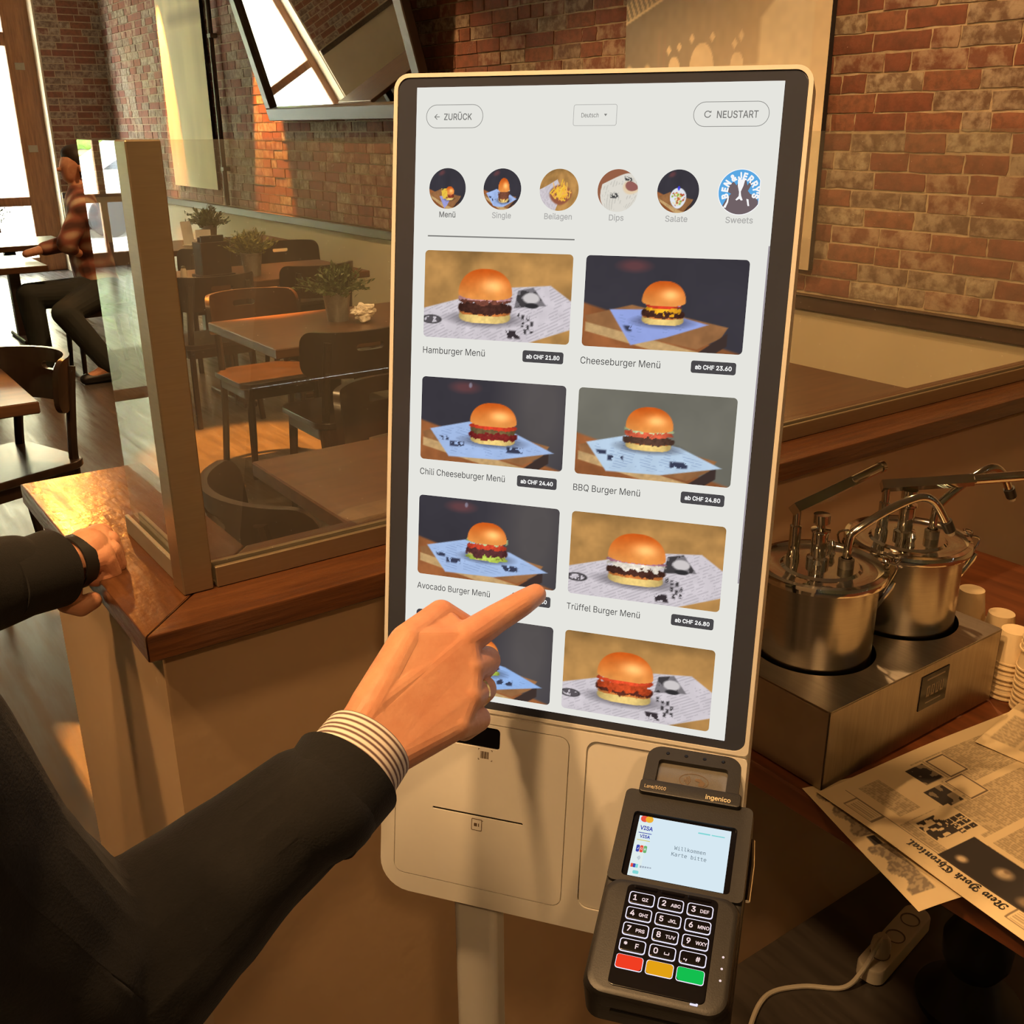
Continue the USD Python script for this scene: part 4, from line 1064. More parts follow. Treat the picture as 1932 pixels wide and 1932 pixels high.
for k in range(3):
    tp('function_key', cbox(-0.0275 + 0.0195 * k, -0.0105 + 0.0195 * k, -0.0400, -0.0370, 0.0048, 0.0064, 0.0008), 'black_gloss')
KT_ = ((('1', 'QZ'), ('2', 'ABC'), ('3', 'DEF')), (('4', 'GHI'), ('5', 'JKL'), ('6', 'MNO')), (('7', 'PRS'), ('8', 'TUV'), ('9', 'WXY')), (('*', 'F'), ('0', '⎵'), ('.,', '#')))
for r_ in range(5):
    for c_ in range(3):
        cx, cy = -0.0205 + 0.0210 * c_, -0.0478 - 0.01225 * r_
        if r_ == 4:
            key = tp('key', slab(trap(0.0172, 0.0188, cy - 0.0046, cy + 0.0046, 0.0018), 0.0049, 0.0064, 0.0006) if c_ == 1 else slab(rrect(0.0180, 0.0094, 0.0016, 5), 0.0049, 0.0064, 0.0006), ('key_red', 'key_yellow', 'key_green')[c_], label=('lit red cancel key', 'lit yellow correction key', 'lit green confirm key')[c_]) if False else None
            m = slab(rrect(0.0180, 0.0094, (0.0016, 0.0030, 0.0016, 0.0016) if c_ == 0 else (0.0030, 0.0016, 0.0016, 0.0016) if c_ == 2 else 0.0022, 5, cx, cy), 0.0049, 0.0064, 0.0005)
            key = tp('key', m, ('key_red', 'key_yellow', 'key_green')[c_], label=('lit red cancel key', 'lit yellow correction key', 'lit green confirm key')[c_])
            tp('key_light', extr(Polygon(rrect(0.0190, 0.0104, 0.002, 5, cx, cy)).difference(Polygon(rrect(0.0180, 0.0094, 0.0016, 5, cx, cy))), 0.0004, 0.0050), 'key_white', key, smooth=False)
        else:
            key = tp('key', slab(rrect(0.0172, 0.0086, 0.0018, 5, cx, cy), 0.0049, 0.0062, 0.0005), 'black_gloss')
            tp('key_light', extr(Polygon(rrect(0.0186, 0.0100, 0.0022, 5, cx, cy)).difference(Polygon(rrect(0.0170, 0.0084, 0.0016, 5, cx, cy + 0.0002))), 0.0004, 0.0052), 'key_white', key, smooth=False)
            a, b = KT_[r_][c_]
            gl = [text(a, cx - 0.0062, cy - 0.0020, h=0.0042, bold=4, d=0.0001)]
            if b == '⎵':
                gl.append(extr(LineString([(cx + 0.0016, cy), (cx + 0.0016, cy - 0.0014), (cx + 0.0046, cy - 0.0014), (cx + 0.0046, cy)]).buffer(0.0003), 0.0001))
            else:
                gl.append(text(b, cx + 0.0002 + (0.0018 if len(b) == 1 else 0), cy - 0.0018, h=0.0026 if len(b) > 1 else 0.0036, bold=4, d=0.0001))
            g = cat(*gl); g.apply_translation((0, 0, 0.0063)); tp('key_lettering', g, 'key_text', key, smooth=False)
tp('plate_marks', cat(extr(LineString([(-0.0285, -0.1085), (-0.0285, -0.1125), (-0.0255, -0.1125)]).buffer(0.0007), 0.0003, 0.0046), extr(LineString([(0.0285, -0.1125), (0.0285, -0.1155), (0.0245, -0.1155)]).buffer(0.0007), 0.0003, 0.0044)), 'key_white', smooth=False)
for k in range(3):
    tp('status_light', lathe([(0, 0), (0.0009, 0), (0.0007, 0.0004), (0, 0.0005)], 10, (0.0415, -0.078 - 0.0085 * k, 0.0042)), 'key_text')
# contactless arch
band = slab(rrect(0.0800, 0.0130, 0.003, 5, 0.0, 0.0515), -0.006, 0.0060, 0.0012)
tb = tp('reader_band', band, 'black_plastic', label='band with printed lettering below the arch')
arch = Polygon(rrect(0.0760, 0.0430, (0.002, 0.002, 0.012, 0.012), 7, -0.001, 0.0715)).difference(Polygon(rrect(0.0560, 0.0270, 0.003, 5, -0.001, 0.0665)))
tp('contactless_arch', extr(arch, 0.0100, -0.0050), 'black_plastic', label='black arch of the contactless reader', smooth=False)
tpn = tp('reader_window', cbox(-0.0300, 0.0280, 0.0525, 0.0810, -0.0010, 0.0006, 0.0003), 'clear_plastic', label='clear window in the arch')
oval = Point(0, 0).buffer(1, 24); oval = affinity.translate(affinity.scale(oval, 0.0118, 0.0072), 0.0010, 0.0665)
sym = [oval.difference(affinity.translate(affinity.scale(Point(0, 0).buffer(1, 24), 0.0112, 0.0066), 0.0010, 0.0665))]
for k in range(4):
    R_ = 0.0016 + 0.0014 * k
    sym.append(LineString([(-0.0078 + R_ * math.cos(a), 0.0665 + R_ * math.sin(a)) for a in np.linspace(-0.75, 0.75, 8)]).buffer(0.00035))
sym.append(Polygon([(0.0022, 0.0690), (0.0060, 0.0690), (0.0100, 0.0655), (0.0085, 0.0625), (0.0050, 0.0630), (0.0062, 0.0662), (0.0022, 0.0672)]).buffer(0.0003))
tp('contactless_symbol', extr(union_all(sym), 0.0002, 0.0007), 'icon_grey', tpn, smooth=False)
g = text('Lane/5000', -0.0360, 0.0490, 0.0170, 0.0032, d=0.0001); g.apply_translation((0, 0, 0.0061)); tp('band_lettering', g, 'gold_print', tb, smooth=False)
g = text('ingenico', 0.0125, 0.0478, 0.0195, 0.0040, bold=3, d=0.0001); g.apply_translation((0, 0, 0.0061)); tp('band_lettering', g, 'gold_print', tb, smooth=False)
for k in range(4):
    tp('arch_light', lathe([(0, 0), (0.0016, 0), (0.0014, 0.0003), (0, 0.0004)], 12, (-0.023 + 0.0150 * k, 0.0868, 0.0050)), 'black_gloss')
# display contents
DZ = -0.00018


def td(name, mesh, m):
    mesh.apply_translation((0, 0, DZ)); return tp(name, mesh, m, tdisp, smooth=False)


td('side_column', extr(sbox(-0.0355, -0.0266, -0.0205, 0.0266)if False else sbox(-0.0355, -0.0266, -0.0266, 0.0205), 0.00005), 'term_side')
for s_, v_, w_ in (('Willkommen', 0.0016, 0.0236), ('Karte bitte', -0.0040, 0.0262)):
    t = text(s_, 0.0065 - w_ / 2 + 0.0005, v_, w_, 0.0032, kind='mono', d=0.00005); t.apply_translation((0, 0, 0.00006)); td('display_lettering', t, 'term_text')


def tl(m, mat_, z=0.00008):
    m.apply_translation((0, 0, z)); td('card_logo', m, mat_)


tl(extr(Point(-0.0312, 0.0240).buffer(0.0030).intersection(sbox(-0.04, 0.0, 0.04, 0.0266)), 0.00004), 'term_red')
tl(extr(Point(-0.0274, 0.0240).buffer(0.0030).intersection(sbox(-0.04, 0.0, 0.04, 0.0266)), 0.00004), 'term_orange', 0.00013)
tl(text('VISA', -0.0332, 0.0140, 0.0098, 0.0036, bold=4, d=0.00004), 'term_blue')
tl(extr(sbox(-0.0338, 0.0108, -0.0236, 0.0114), 0.00004), 'term_blue')
tl(text('VISA', -0.0322, 0.0068, 0.0078, 0.0028, bold=4, d=0.00004), 'term_blue')
tl(extr(sbox(-0.0338, 0.0042, -0.0238, 0.0049), 0.00004), 'term_gold')
for k, (m_, ch) in enumerate((('term_blue', 'J'), ('term_red', 'C'), ('term_green', 'B'))):
    tl(extr(Polygon(rrect(0.0025, 0.0062, 0.0009, 4, -0.0318 + 0.0028 * k, -0.0030)), 0.00004), m_)
    tl(text(ch, -0.0318 + 0.0028 * k, -0.0038, h=0.0017, align='c', bold=3, d=0.00004), 'term_side', 0.00014)
for k in range(3):
    tl(extr(LineString([(-0.0312 + (0.0008 + 0.0008 * k) * math.cos(a), -0.0110 + (0.0008 + 0.0008 * k) * math.sin(a)) for a in np.linspace(-0.8, 0.8, 7)]).buffer(0.0002), 0.00004), 'term_grey')
for k, m_ in enumerate(('term_red', 'term_blue', 'term_teal')):
    tl(extr(Polygon(rrect(0.0020, 0.0032, 0.0004, 3, -0.0335 + 0.0018 * k, -0.0182)), 0.00004), m_, 0.00008 + 0.00002 * k)
tl(extr(union_all([sbox(-0.0275 + 0.0018 * k, -0.0192 + 0.0002 * k, -0.0262 + 0.0018 * k, -0.0174) for k in range(5)]), 0.00004), 'term_grey')
tl(extr(Polygon(rrect(0.0045, 0.0028, 0.0010, 4, -0.0298, -0.0236)), 0.00004), 'term_teal')
tl(extr(union_all([sbox(0.0110, 0.0193, 0.0202, 0.0205), sbox(0.0212, 0.0194, 0.0312, 0.0203)]), 0.00004), 'term_teal')
# side card slot and bracket
tp('side_lever', tube([(0.0512, 0.030, -0.012), (0.0530, 0.010, -0.014), (0.0525, -0.020, -0.016)], 0.0022, 8), 'chrome')
tp('card_slot', cbox(-0.030, 0.030, -0.1212, -0.1190, -0.024, -0.018, 0.0004), 'black_dark')
br = np.linalg.inv(KM) @ TM
p0 = (br @ np.array([0, 0.02, -0.042, 1]))[:3]
kp('terminal_bracket', cat(cbox(0.095, 0.165, -0.36, -0.29, -0.001, 0.012, 0.002), tube([(0.130, -0.325, 0.004), (p0[0], -0.345, 0.05), tuple(p0)], 0.016, 12)), 'black_plastic', label='black bracket carrying the card terminal')

# ------------------------------------------------------------------ side table with pump pots
ZTB = 0.77
side = thing('side_table', 'dark wooden side table with a lighter edge holding pots and newspapers', 'table', (1.35, 0.4, 0))
part(side, 'tabletop', cbox(0.935, 1.85, -0.35, 1.03, ZTB - 0.036, ZTB, 0.003), 'wood_counter')
part(side, 'apron', cbox(0.99, 1.80, -0.30, 0.98, ZTB - 0.075, ZTB - 0.036, 0.003), 'black_dark')
for lx, ly in ((1.56, 0.72), (1.56, -0.15)):
    part(side, 'turned_leg', lathe([(0, 0), (0.09, 0), (0.095, 0.02), (0.06, 0.05), (0.045, 0.09), (0.06, 0.12), (0.062, 0.16), (0.045, 0.20), (0.05, 0.30), (0.06, 0.34), (0.045, 0.38), (0.04, 0.60), (0.06, 0.66), (0.06, ZTB - 0.075), (0, ZTB - 0.075)], 28, (lx, ly, 0)), 'black_dark', 'black turned pedestal leg')

# stainless warmer with two wells
WX0, WX1, WY0, WY1, WZ1 = 0.953, 1.335, 0.668, 0.895, ZTB + 0.119
warm = thing('food_warmer', 'stainless steel warmer box with a small dark plate on its front', 'warmer', (1.145, 0.78, ZTB))
POTS = [(1.092, 0.8085), (1.2985 - 0.0, 0.7905)]
POTS = [(1.075, 0.795), (1.254, 0.785)]
top = Polygon(rrect(WX1 - WX0, WY1 - WY0, 0.004, 3, (WX0 + WX1) / 2, (WY0 + WY1) / 2))
for px, py in POTS:
    top = top.difference(Point(px, py).buffer(0.0845, 20))
part(warm, 'top_plate', extr(top, 0.0025, WZ1 - 0.0025), 'steel_brushed', 'top plate with two round wells', smooth=False)
part(warm, 'casing', cat(cbox(WX0, WX1, WY0, WY0 + 0.002, ZTB + 0.004, WZ1 - 0.001, 0.0005), cbox(WX0, WX1, WY1 - 0.002, WY1, ZTB + 0.004, WZ1 - 0.001, 0.0005), cbox(WX0, WX0 + 0.002, WY0, WY1, ZTB + 0.004, WZ1 - 0.001, 0.0005), cbox(WX1 - 0.002, WX1, WY0, WY1, ZTB + 0.004, WZ1 - 0.001, 0.0005)), 'steel_brushed')
part(warm, 'base', cbox(WX0 + 0.006, WX1 - 0.006, WY0 + 0.006, WY1 - 0.006, ZTB, ZTB + 0.01, 0.002), 'black_plastic')
pl = part(warm, 'type_plate', cbox(1.146, 1.209, WY0 - 0.0012, WY0 + 0.0005, ZTB + 0.050, ZTB + 0.103, 0.0004), 'black_gloss', 'dark plate with faint printing')
mk = [sbox(1.158, ZTB + 0.094, 1.199, ZTB + 0.0965)] + [sbox(1.160 + 0.0105 * k, ZTB + 0.068, 1.167 + 0.0105 * k, ZTB + 0.0845).difference(sbox(1.1622 + 0.0105 * k, ZTB + 0.071, 1.165 + 0.0105 * k, ZTB + 0.082 + 0.001 * k)) for k in range(4)] + [sbox(1.160, ZTB + 0.058, 1.196, ZTB + 0.060)]
mk = extr(union_all(mk), 0.0003); mk.apply_transform(np.array([[1, 0, 0, 0], [0, 0, -1, WY0 - 0.0012], [0, 1, 0, 0], [0, 0, 0, 1.0]]))
part(warm, 'plate_printing', mk, 'alu_dull', smooth=False)


def pump_pot(px, py, ang, la, label):
    """Lidded steel pot with a pump column, a lever and a curved spout; local x points along the spout."""
    z0 = ZTB + 0.014; zr = WZ1 + 0.117
    t = thing('pump_pot', label, 'pump pot', (px, py, z0), ang)
    P = rotz(ang, (px, py, 0)); pp = lambda n, m, k, lb=None, **kw: part(t, n, xf(m, P), k, lb, **kw)
    R = 0.0775
    pp('pot', lathe([(0, z0), (R - 0.008, z0), (R, z0 + 0.008), (R, zr - 0.004), (R + 0.0015, zr - 0.002), (R + 0.0015, zr), (R - 0.002, zr), (R - 0.002, z0 + 0.012), (0, z0 + 0.006)], 56), 'steel', 'brushed steel pot')
    pp('lid', lathe([(0, zr + 0.0075), (0.050, zr + 0.0075), (0.054, zr + 0.0045), (R - 0.004, zr + 0.0045), (R + 0.003, zr + 0.0085), (R + 0.0095, zr + 0.0075), (R + 0.0110, zr + 0.003), (R + 0.0105, zr - 0.003), (R + 0.0022, zr - 0.003), (R + 0.0022, zr + 0.0005), (0, zr + 0.002)], 56), 'chrome', 'shiny pressed lid')
    zl = zr + 0.0075
    pp('pump_column', lathe([(0, zl), (0.015, zl), (0.015, zl + 0.009), (0.0108, zl + 0.011), (0.0108, zl + 0.044), (0.013, zl + 0.046), (0.013, zl + 0.049), (0.0055, zl + 0.050), (0.0055, zl + 0.057), (0.0112, zl + 0.058), (0.0112, zl + 0.070), (0, zl + 0.0705)], 24, (-0.004, 0.004, 0)), 'chrome', 'pump column with a cap')
    pp('lever_post', lathe([(0, zl), (0.009, zl), (0.009, zl + 0.008), (0.0078, zl + 0.010), (0.0078, zl + 0.050), (0.0055, zl + 0.052), (0.0055, zl + 0.072), (0, zl + 0.072)], 20, (-0.032, 0.020, 0)), 'chrome', 'upright lever post')
    ld = np.array([math.cos(la - ang), math.sin(la - ang), 0.0]); l0 = np.array([-0.032, 0.020, zl + 0.075])
    lq = lambda k, h: tuple(l0 + ld * k + [0, 0, h])
    pp('lever', cat(tube([lq(-0.008, 0), lq(0.05, 0.004), lq(0.12, 0.010)], 0.0095, 4), tube([lq(0.118, 0.010), lq(0.190, 0.017)], 0.0075, 14), tube([lq(0.188, 0.017), lq(0.196, 0.0175)], 0.0088, 14)), 'chrome', 'long pump lever')
    sp = [(0.026, -0.018, 0.0), (0.0265, -0.018, 0.038), (0.034, -0.018, 0.051), (0.070, -0.018, 0.073), (0.108, -0.018, 0.089), (0.130, -0.018, 0.091), (0.147, -0.018, 0.081), (0.164, -0.018, 0.057), (0.169, -0.018, 0.049)]
    pp('spout', tube(smoothpath([(x, y, zl + h) for x, y, h in sp], 6), 0.0058, 14), 'chrome', 'curved steel spout')
    pp('spout_collar', lathe([(0.0058, zl), (0.0105, zl), (0.0105, zl + 0.012), (0.0075, zl + 0.014)], 20, (0.026, -0.018, 0)), 'steel')
    pp('spout_tip', tube([(0.166, -0.018, zl + 0.054), (0.1745, -0.018, zl + 0.040)], [0.0080, 0.0075], 14), 'black_plastic', 'black spout tip')
    pp('spout_nozzle', tube([(0.174, -0.018, zl + 0.041), (0.178, -0.018, zl + 0.034)], [0.0050, 0.0044], 12), 'white_plastic')
    for dx, dy in ((-0.022, -0.028), (0.030, 0.030)):
        pp('knob', lathe([(0, zl), (0.006, zl), (0.004, zl + 0.006), (0.0062, zl + 0.013), (0.003, zl + 0.019), (0, zl + 0.0195)], 16, (dx, dy, 0)), 'chrome')
    for a in (-0.62 - ang, -0.62 - ang + PI):
        q = rotz(a)
        loopw = cat(tube(smoothpath([(R + 0.006, -0.012, zr - 0.03), (R + 0.020, -0.012, zr + 0.006), (R + 0.006, -0.011, zr + 0.013), (R + 0.006, 0.011, zr + 0.013), (R + 0.020, 0.012, zr + 0.006), (R + 0.006, 0.012, zr - 0.03)], 4), 0.0017, 8), cbox(R - 0.0002, R + 0.003, -0.008, 0.008, zr - 0.062, zr - 0.024, 0.0008), tube([(R + 0.003, 0, zr - 0.058), (R + 0.020, 0, zr - 0.028), (R + 0.024, 0, zr - 0.020)], [0.0035, 0.0045, 0.003], 8))
        pp('clasp', xf(loopw, q), 'chrome', 'wire clasp')
    return t


pump_pot(*POTS[0], -0.42, 0.06, 'steel pump pot standing nearest to the kiosk')
pump_pot(*POTS[1], -0.20, -0.66, 'steel pump pot on the right, behind the first one')

# paper cups
def cup_mesh(h=0.045, r0=0.019, r1=0.0255):
    return lathe([(0, 0.002), (r0, 0.0), (r0, 0.0015), (r1, h), (r1 + 0.0016, h + 0.0004), (r1 + 0.0018, h + 0.0024), (r1, h + 0.0028), (r1 - 0.0008, h), (r0 - 0.001, 0.004), (0, 0.004)], 30)


cup0 = thing('paper_cup', 'cup', 'paper cup', (0, 0, 0), 0, 'stacked paper dip cups beside the warmer')
part(cup0, 'cup', cup_mesh(), 'paper_cup', smooth=40)
STK = [(1.432, 0.775, 9, 'leaning stack just behind the right pot'), (1.425, 0.718, 7, 'stack behind the corner of the warmer'), (1.372, 0.668, 8, 'stack beside the corner of the warmer'), (1.362, 0.622, 12, 'frontmost stack at the right edge'), (1.425, 0.640, 13, 'rear stack at the right edge')]
first = True
for si, (sx, sy, n, nm) in enumerate(STK):
    for k in range(n):
        zc = ZTB + 0.001 + 0.0082 * k + 0.048 + (0.020 if si == 3 and k > n - 4 else 0.0)
        lab = f'cream paper dip cup upside down in the {nm}' if k < n - 1 else f'topmost cream paper dip cup of the {nm}'
        M_ = (sx + random.uniform(-0.001, 0.001), sy + random.uniform(-0.001, 0.001), zc)
        if first:
            first = False; p = cup0; q = p; UsdGeom.Xform(p).GetOrderedXformOps()[0].Set(Gf.Vec3d(*M_)); p.SetCustomDataByKey('label', lab); p.SetCustomDataByKey('group', nm + ' of paper cups')
            UsdGeom.Xform(p).AddRotateXOp().Set(180.0)
        else:
            q = dup(cup0, lab, M_, 0.0, nm + ' of paper cups' if k < n - 1 else 'topmost paper cups')
            x = UsdGeom.Xform(q); a_ = q.GetAttribute('xformOp:rotateX')
            ox = UsdGeom.XformOp(a_) if a_ and a_.IsDefined() else x.AddRotateXOp()
            ox.Set(180.0); x.SetXformOpOrder([UsdGeom.XformOp(q.GetAttribute('xformOp:translate')), UsdGeom.XformOp(q.GetAttribute('xformOp:rotateZ')), ox])

# newspapers
def news_print(s, d, seed=1):
    """Ink on a page; s along the reading direction (0..1), d down the page (0..1)."""
    c = np.tile([222.0, 200.0, 158.0], (len(s), 1)); n = lambda k, q=0: meshkit.noise(np.stack([s * k, d * k, s * 0 + seed + q], 1))
    paper, ink = (222, 200, 158), (54, 46, 42)

    def put(m, col):
        m = np.clip(m, 0, 1)[:, None]; c[:] = c * (1 - m) + np.asarray(col, float) * m

    def rect(a, b, w, h):
        return (np.abs(s - a) < w) & (np.abs(d - b) < h)
    colm = (s * 5.0 + 0.2) % 1; top = 0.075 if seed == 1 else 0.10
    body = (d > top) & (colm > 0.07) & (colm < 0.93) & (s > 0.03) & (s < 0.97) & (d < 0.97)
    lines = 0.62 + 0.38 * (((d * 500) / 4.2) % 1 < 0.62)
    put(body * lines * (0.45 + 0.45 * (meshkit.noise(np.stack([s * 190, np.floor(d * 119), s * 0 + seed], 1)) > 0.36)) * 0.50, (104, 88, 70))
    put(body * (meshkit.noise(np.stack([np.floor(s * 5.0 + 0.2) * 7.3, d * 14, s * 0 + seed], 1)) > 0.74), paper)
    if seed == 1:
        put((d < 0.072) | ((d > 0.205) & (d < 0.222)), paper)
        for a, b in ((0.885, 0.300), (0.775, 0.268)):
            put(rect(a, b, 0.055, 0.040), paper); put(rect(a, b, 0.046, 0.034) * (0.45 + 0.55 * (n(60, 2) > 0.4)), ink)
            e = np.maximum(np.abs(s - a + 0.005) / 0.05, np.abs(d - b - 0.085) / 0.032); put((e < 1.15) * 1.0, paper); put((np.abs(e - 1) < 0.07) * 0.9, (96, 80, 66))
        put(rect(0.665, 0.178, 0.075, 0.075), paper)
        put(rect(0.68, 0.150, 0.045, 0.040) * (n(90, 3) > 0.42), ink)
        for k in range(9):
            put(rect(0.632 + 0.024 * (k % 3), 0.195 + 0.021 * (k // 3), 0.010, 0.009) * (n(130, k) > 0.30), ink)
        put(rect(0.44, 0.135, 0.155, 0.068), (44, 38, 36))
        for a, b, r_, col in ((0.545, 0.105, 0.022, (200, 178, 144)), (0.44, 0.145, 0.034, (206, 184, 150)), (0.44, 0.158, 0.012, (120, 100, 84)), (0.33, 0.10, 0.03, (150, 130, 104))):
            put(np.clip(1.6 - 1.5 * np.hypot((s - a), (d - b) * 1.25) / r_, 0, 1) * (0.75 + 0.25 * n(60, 7)), col)
        for a, b, w, h in ((0.855, 0.045, 0.055, 0.022), (0.275, 0.045, 0.05, 0.022)):
            e = np.maximum(np.abs(s - a) / w, np.abs(d - b) / h); put((np.abs(e - 1) < 0.07) * 0.8, (110, 94, 76)); put((e < 0.8) * (((d * 500 / 4.2) % 1) < 0.5) * 0.4, (110, 94, 76))
        put(((s > 0.04) & (s < 0.96) & (np.abs(d - 0.071) < 0.0012)) * 0.7, (70, 58, 50))
    elif seed == 2:
        put((d < 0.30) * 1.0, paper)
        for a0, a1, d0, d1 in ((0.10, 0.46, 0.05, 0.15), (0.55, 0.93, 0.05, 0.14)):
            m = (s > a0) & (s < a1) & (d > d0 + 0.02 * np.sin(s * 40)) & (d < d1)
            put(m * (0.45 + 0.35 * (n(80, 2) > 0.5)), (112, 100, 88))
        put(rect(0.50, 0.10, 0.035, 0.02), ink)
    else:
        for k in range(6):
            put(rect(0.2 + 0.12 * k, 0.3 + 0.09 * k, 0.05, 0.03) * (n(70, k) > 0.4) * 0.8, ink)
    return c


def sheet(name, label, x0, y0, w, hgt, ang, z, seed, nx, ny, droop=0.0, curl=0.0, title=False):
    """Newspaper page: reading direction +y, page runs down along +x, turned by ang."""
    t = thing(name, label, 'newspaper', (x0, y0, z), 0, None)
    s, d = np.meshgrid(np.linspace(0, 1, nx), np.linspace(0, 1, ny), indexing='ij')

    def surf(s_, d_):
        a, b = s_ * w, d_ * hgt
        zz = 0.0012 * np.sin(a * 22 + seed) + 0.0016 * np.sin(b * 17 + a * 9 + seed) + 0.0032
        x = x0 + b * math.cos(ang) - a * math.sin(ang); y = y0 + b * math.sin(ang) + a * math.cos(ang)
        over = np.clip(0.934 - x, 0, 1); zz = zz - over ** 1.5 * 1.6 * droop
        e = np.clip((d_ - 0.72) / 0.28, 0, 1); zz = zz + curl * e ** 2
        return np.stack([x, y, z + zz], -1)
    V = surf(s, d).reshape(-1, 3); i, j = np.meshgrid(np.arange(nx - 1), np.arange(ny - 1), indexing='ij'); a = (i * ny + j).ravel()
    F = np.vstack([np.stack([a, a + ny + 1, a + ny], 1), np.stack([a, a + 1, a + ny + 1], 1)])
    low = V - [0, 0, 0.0005]; n0 = len(V)
    edge = [q * ny for q in range(nx)] + [(nx - 1) * ny + q for q in range(1, ny)] + [q * ny + ny - 1 for q in range(nx - 2, -1, -1)] + [q for q in range(ny - 2, 0, -1)]
    e = np.array(edge); e2 = np.roll(e, -1)
    FF = np.vstack([F, F[:, ::-1] + n0, np.stack([e, e2, e2 + n0], 1), np.stack([e, e2 + n0, e + n0], 1)])
    col = lin(news_print(s.ravel(), d.ravel(), seed))
    part(t, 'page', trimesh.Trimesh(np.vstack([V, low]), FF, process=False), 'paint_print', paint=np.vstack([col, np.tile(lin((214, 194, 156)), (n0, 1))]))
    if title:
        fr = lambda q: ''.join(chr(0x1D56C + ord(h) - 65) if h.isupper() else chr(0x1D586 + ord(h) - 97) if h.islower() else h for h in q)
        m = text(fr('New York Chronical.'), 0.0, 0.0, 0.130, 0.0115, kind='math', d=0.0004); v = m.vertices
        L_ = surf((0.132 + v[:, 0]) / w, 0.056 - v[:, 1] / hgt); L_[:, 2] += 0.0004 + v[:, 2]
        m.vertices = L_; part(t, 'masthead', m, 'black_dark', 'printed blackletter masthead', smooth=False)
    return t


sheet('newspaper', 'loose newspaper sheet lying lowest on the side table, corner turned out', 0.870, 0.470, 0.228, 0.26, -0.31, ZTB, 2, 110, 110, 0.25)
sheet('newspaper', 'newspaper front page with a blackletter title and a black photograph', 0.904, 0.283, 0.385, 0.48, -0.10, ZTB + 0.006, 1, 320, 400, 1.0, title=True)
sheet('newspaper', 'curled newspaper sheet in front of the paper cups', 1.22, 0.42, 0.19, 0.26, 0.12, ZTB + 0.012, 3, 70, 90, 0, curl=0.05)

# power strip and cables
ps = thing('power_strip', 'white three-socket power strip lying on the dark floor', 'power strip', (1.565, 0.885, 0), 0.16)
PS = rotz(0.16, (1.565, 0.885, 0))
part(ps, 'body', xf(slab(rrect(0.235, 0.056, 0.022, 7), 0.0, 0.038, 0.006), PS), 'white_plastic')
for k in (-1, 0, 1):
    part(ps, 'socket', xf(lathe([(0, 0.0365), (0.0185, 0.0365), (0.0195, 0.0392), (0.0175, 0.0392), (0.016, 0.0375), (0, 0.0375)], 24, (0.065 * k, 0, 0)), PS), 'socket_hole')
plug = thing('power_plug', 'white plug seated in the power strip', 'plug', (1.50, 0.874, 0.037), 0.16)
part(plug, 'body', xf(lathe([(0, 0.0395), (0.017, 0.0395), (0.0195, 0.058), (0.017, 0.074), (0.010, 0.084), (0, 0.085)], 24, (-0.066, 0, 0)), PS), 'white_plastic')
part(plug, 'cable', tube(smoothpath([(1.499, 0.873, 0.080), (1.475, 0.868, 0.078), (1.44, 0.868, 0.04), (1.40, 0.88, 0.008), (1.34, 0.93, 0.0055), (1.27, 0.955, 0.0055), (1.19, 0.925, 0.0055), (1.12, 0.87, 0.0055), (1.0, 0.80, 0.0055), (0.86, 0.66, 0.0055)], 8), 0.0048, 8), 'white_plastic', 'white cable running along the floor')
single('power_cable', tube(smoothpath([(1.68, 0.904, 0.020), (1.715, 0.912, 0.026), (1.76, 0.925, 0.03), (1.86, 0.97, 0.03), (2.1, 1.0, 0.006), (2.5, 1.01, 0.006)], 8), 0.0045, 8), 'white_plastic', 'white mains cable leaving the power strip under the side table', 'cable')

# ------------------------------------------------------------------ the person at the kiosk
person = thing('person', 'person in a black jacket pointing at the kiosk screen, other hand on the wall cap', 'person', (-0.10, 0.71, 0))
R = lambda *p: [tuple(p)]
tip, dip, pip, imcp = (0.4846, 0.6495, 1.1874), (0.4678, 0.646, 1.1854), (0.4383, 0.6435, 1.18), (0.3991, 0.6349, 1.1748)
mmcp, mpip, mdip, mtip = (0.3943, 0.622, 1.1566), (0.4254, 0.6397, 1.1464), (0.4223, 0.6581, 1.1189), (0.4012, 0.6485, 1.1281)
rmcp, rpip, rdip, rtip = (0.3842, 0.6086, 1.1405), (0.4139, 0.6288, 1.1279), (0.412, 0.6479, 1.1038), (0.3918, 0.6378, 1.1135)
pmcp, ppip, pdip, ptip = (0.3672, 0.5985, 1.1268), (0.398, 0.6135, 1.1127), (0.3973, 0.6324, 1.093), (0.3817, 0.6273, 1.1036)
tcmc, tmcp, tip2, ttip = (0.3055, 0.6194, 1.1537), (0.3535, 0.6451, 1.1837), (0.3978, 0.6651, 1.1872), (0.4264, 0.6609, 1.1654)
wr, wu, wr2, wu2 = (0.2905, 0.6128, 1.1448), (0.2991, 0.5961, 1.1218), (0.2700, 0.6003, 1.1431), (0.2797, 0.5833, 1.1211)
mid, low, elbow, ua, shr = (0.1882, 0.5877, 1.0895), (0.1284, 0.5858, 1.0645), (0.0720, 0.5796, 1.0400), (0.0080, 0.5765, 1.1690), (-0.0442, 0.5651, 1.3361)


def over(a, b, t):
    return tuple(np.array(a) * (1 - t) + np.array(b) * t)


def chain(*js):
    return [(a, b, ra, rb) for (a, ra), (b, rb) in zip(js[:-1], js[1:])]


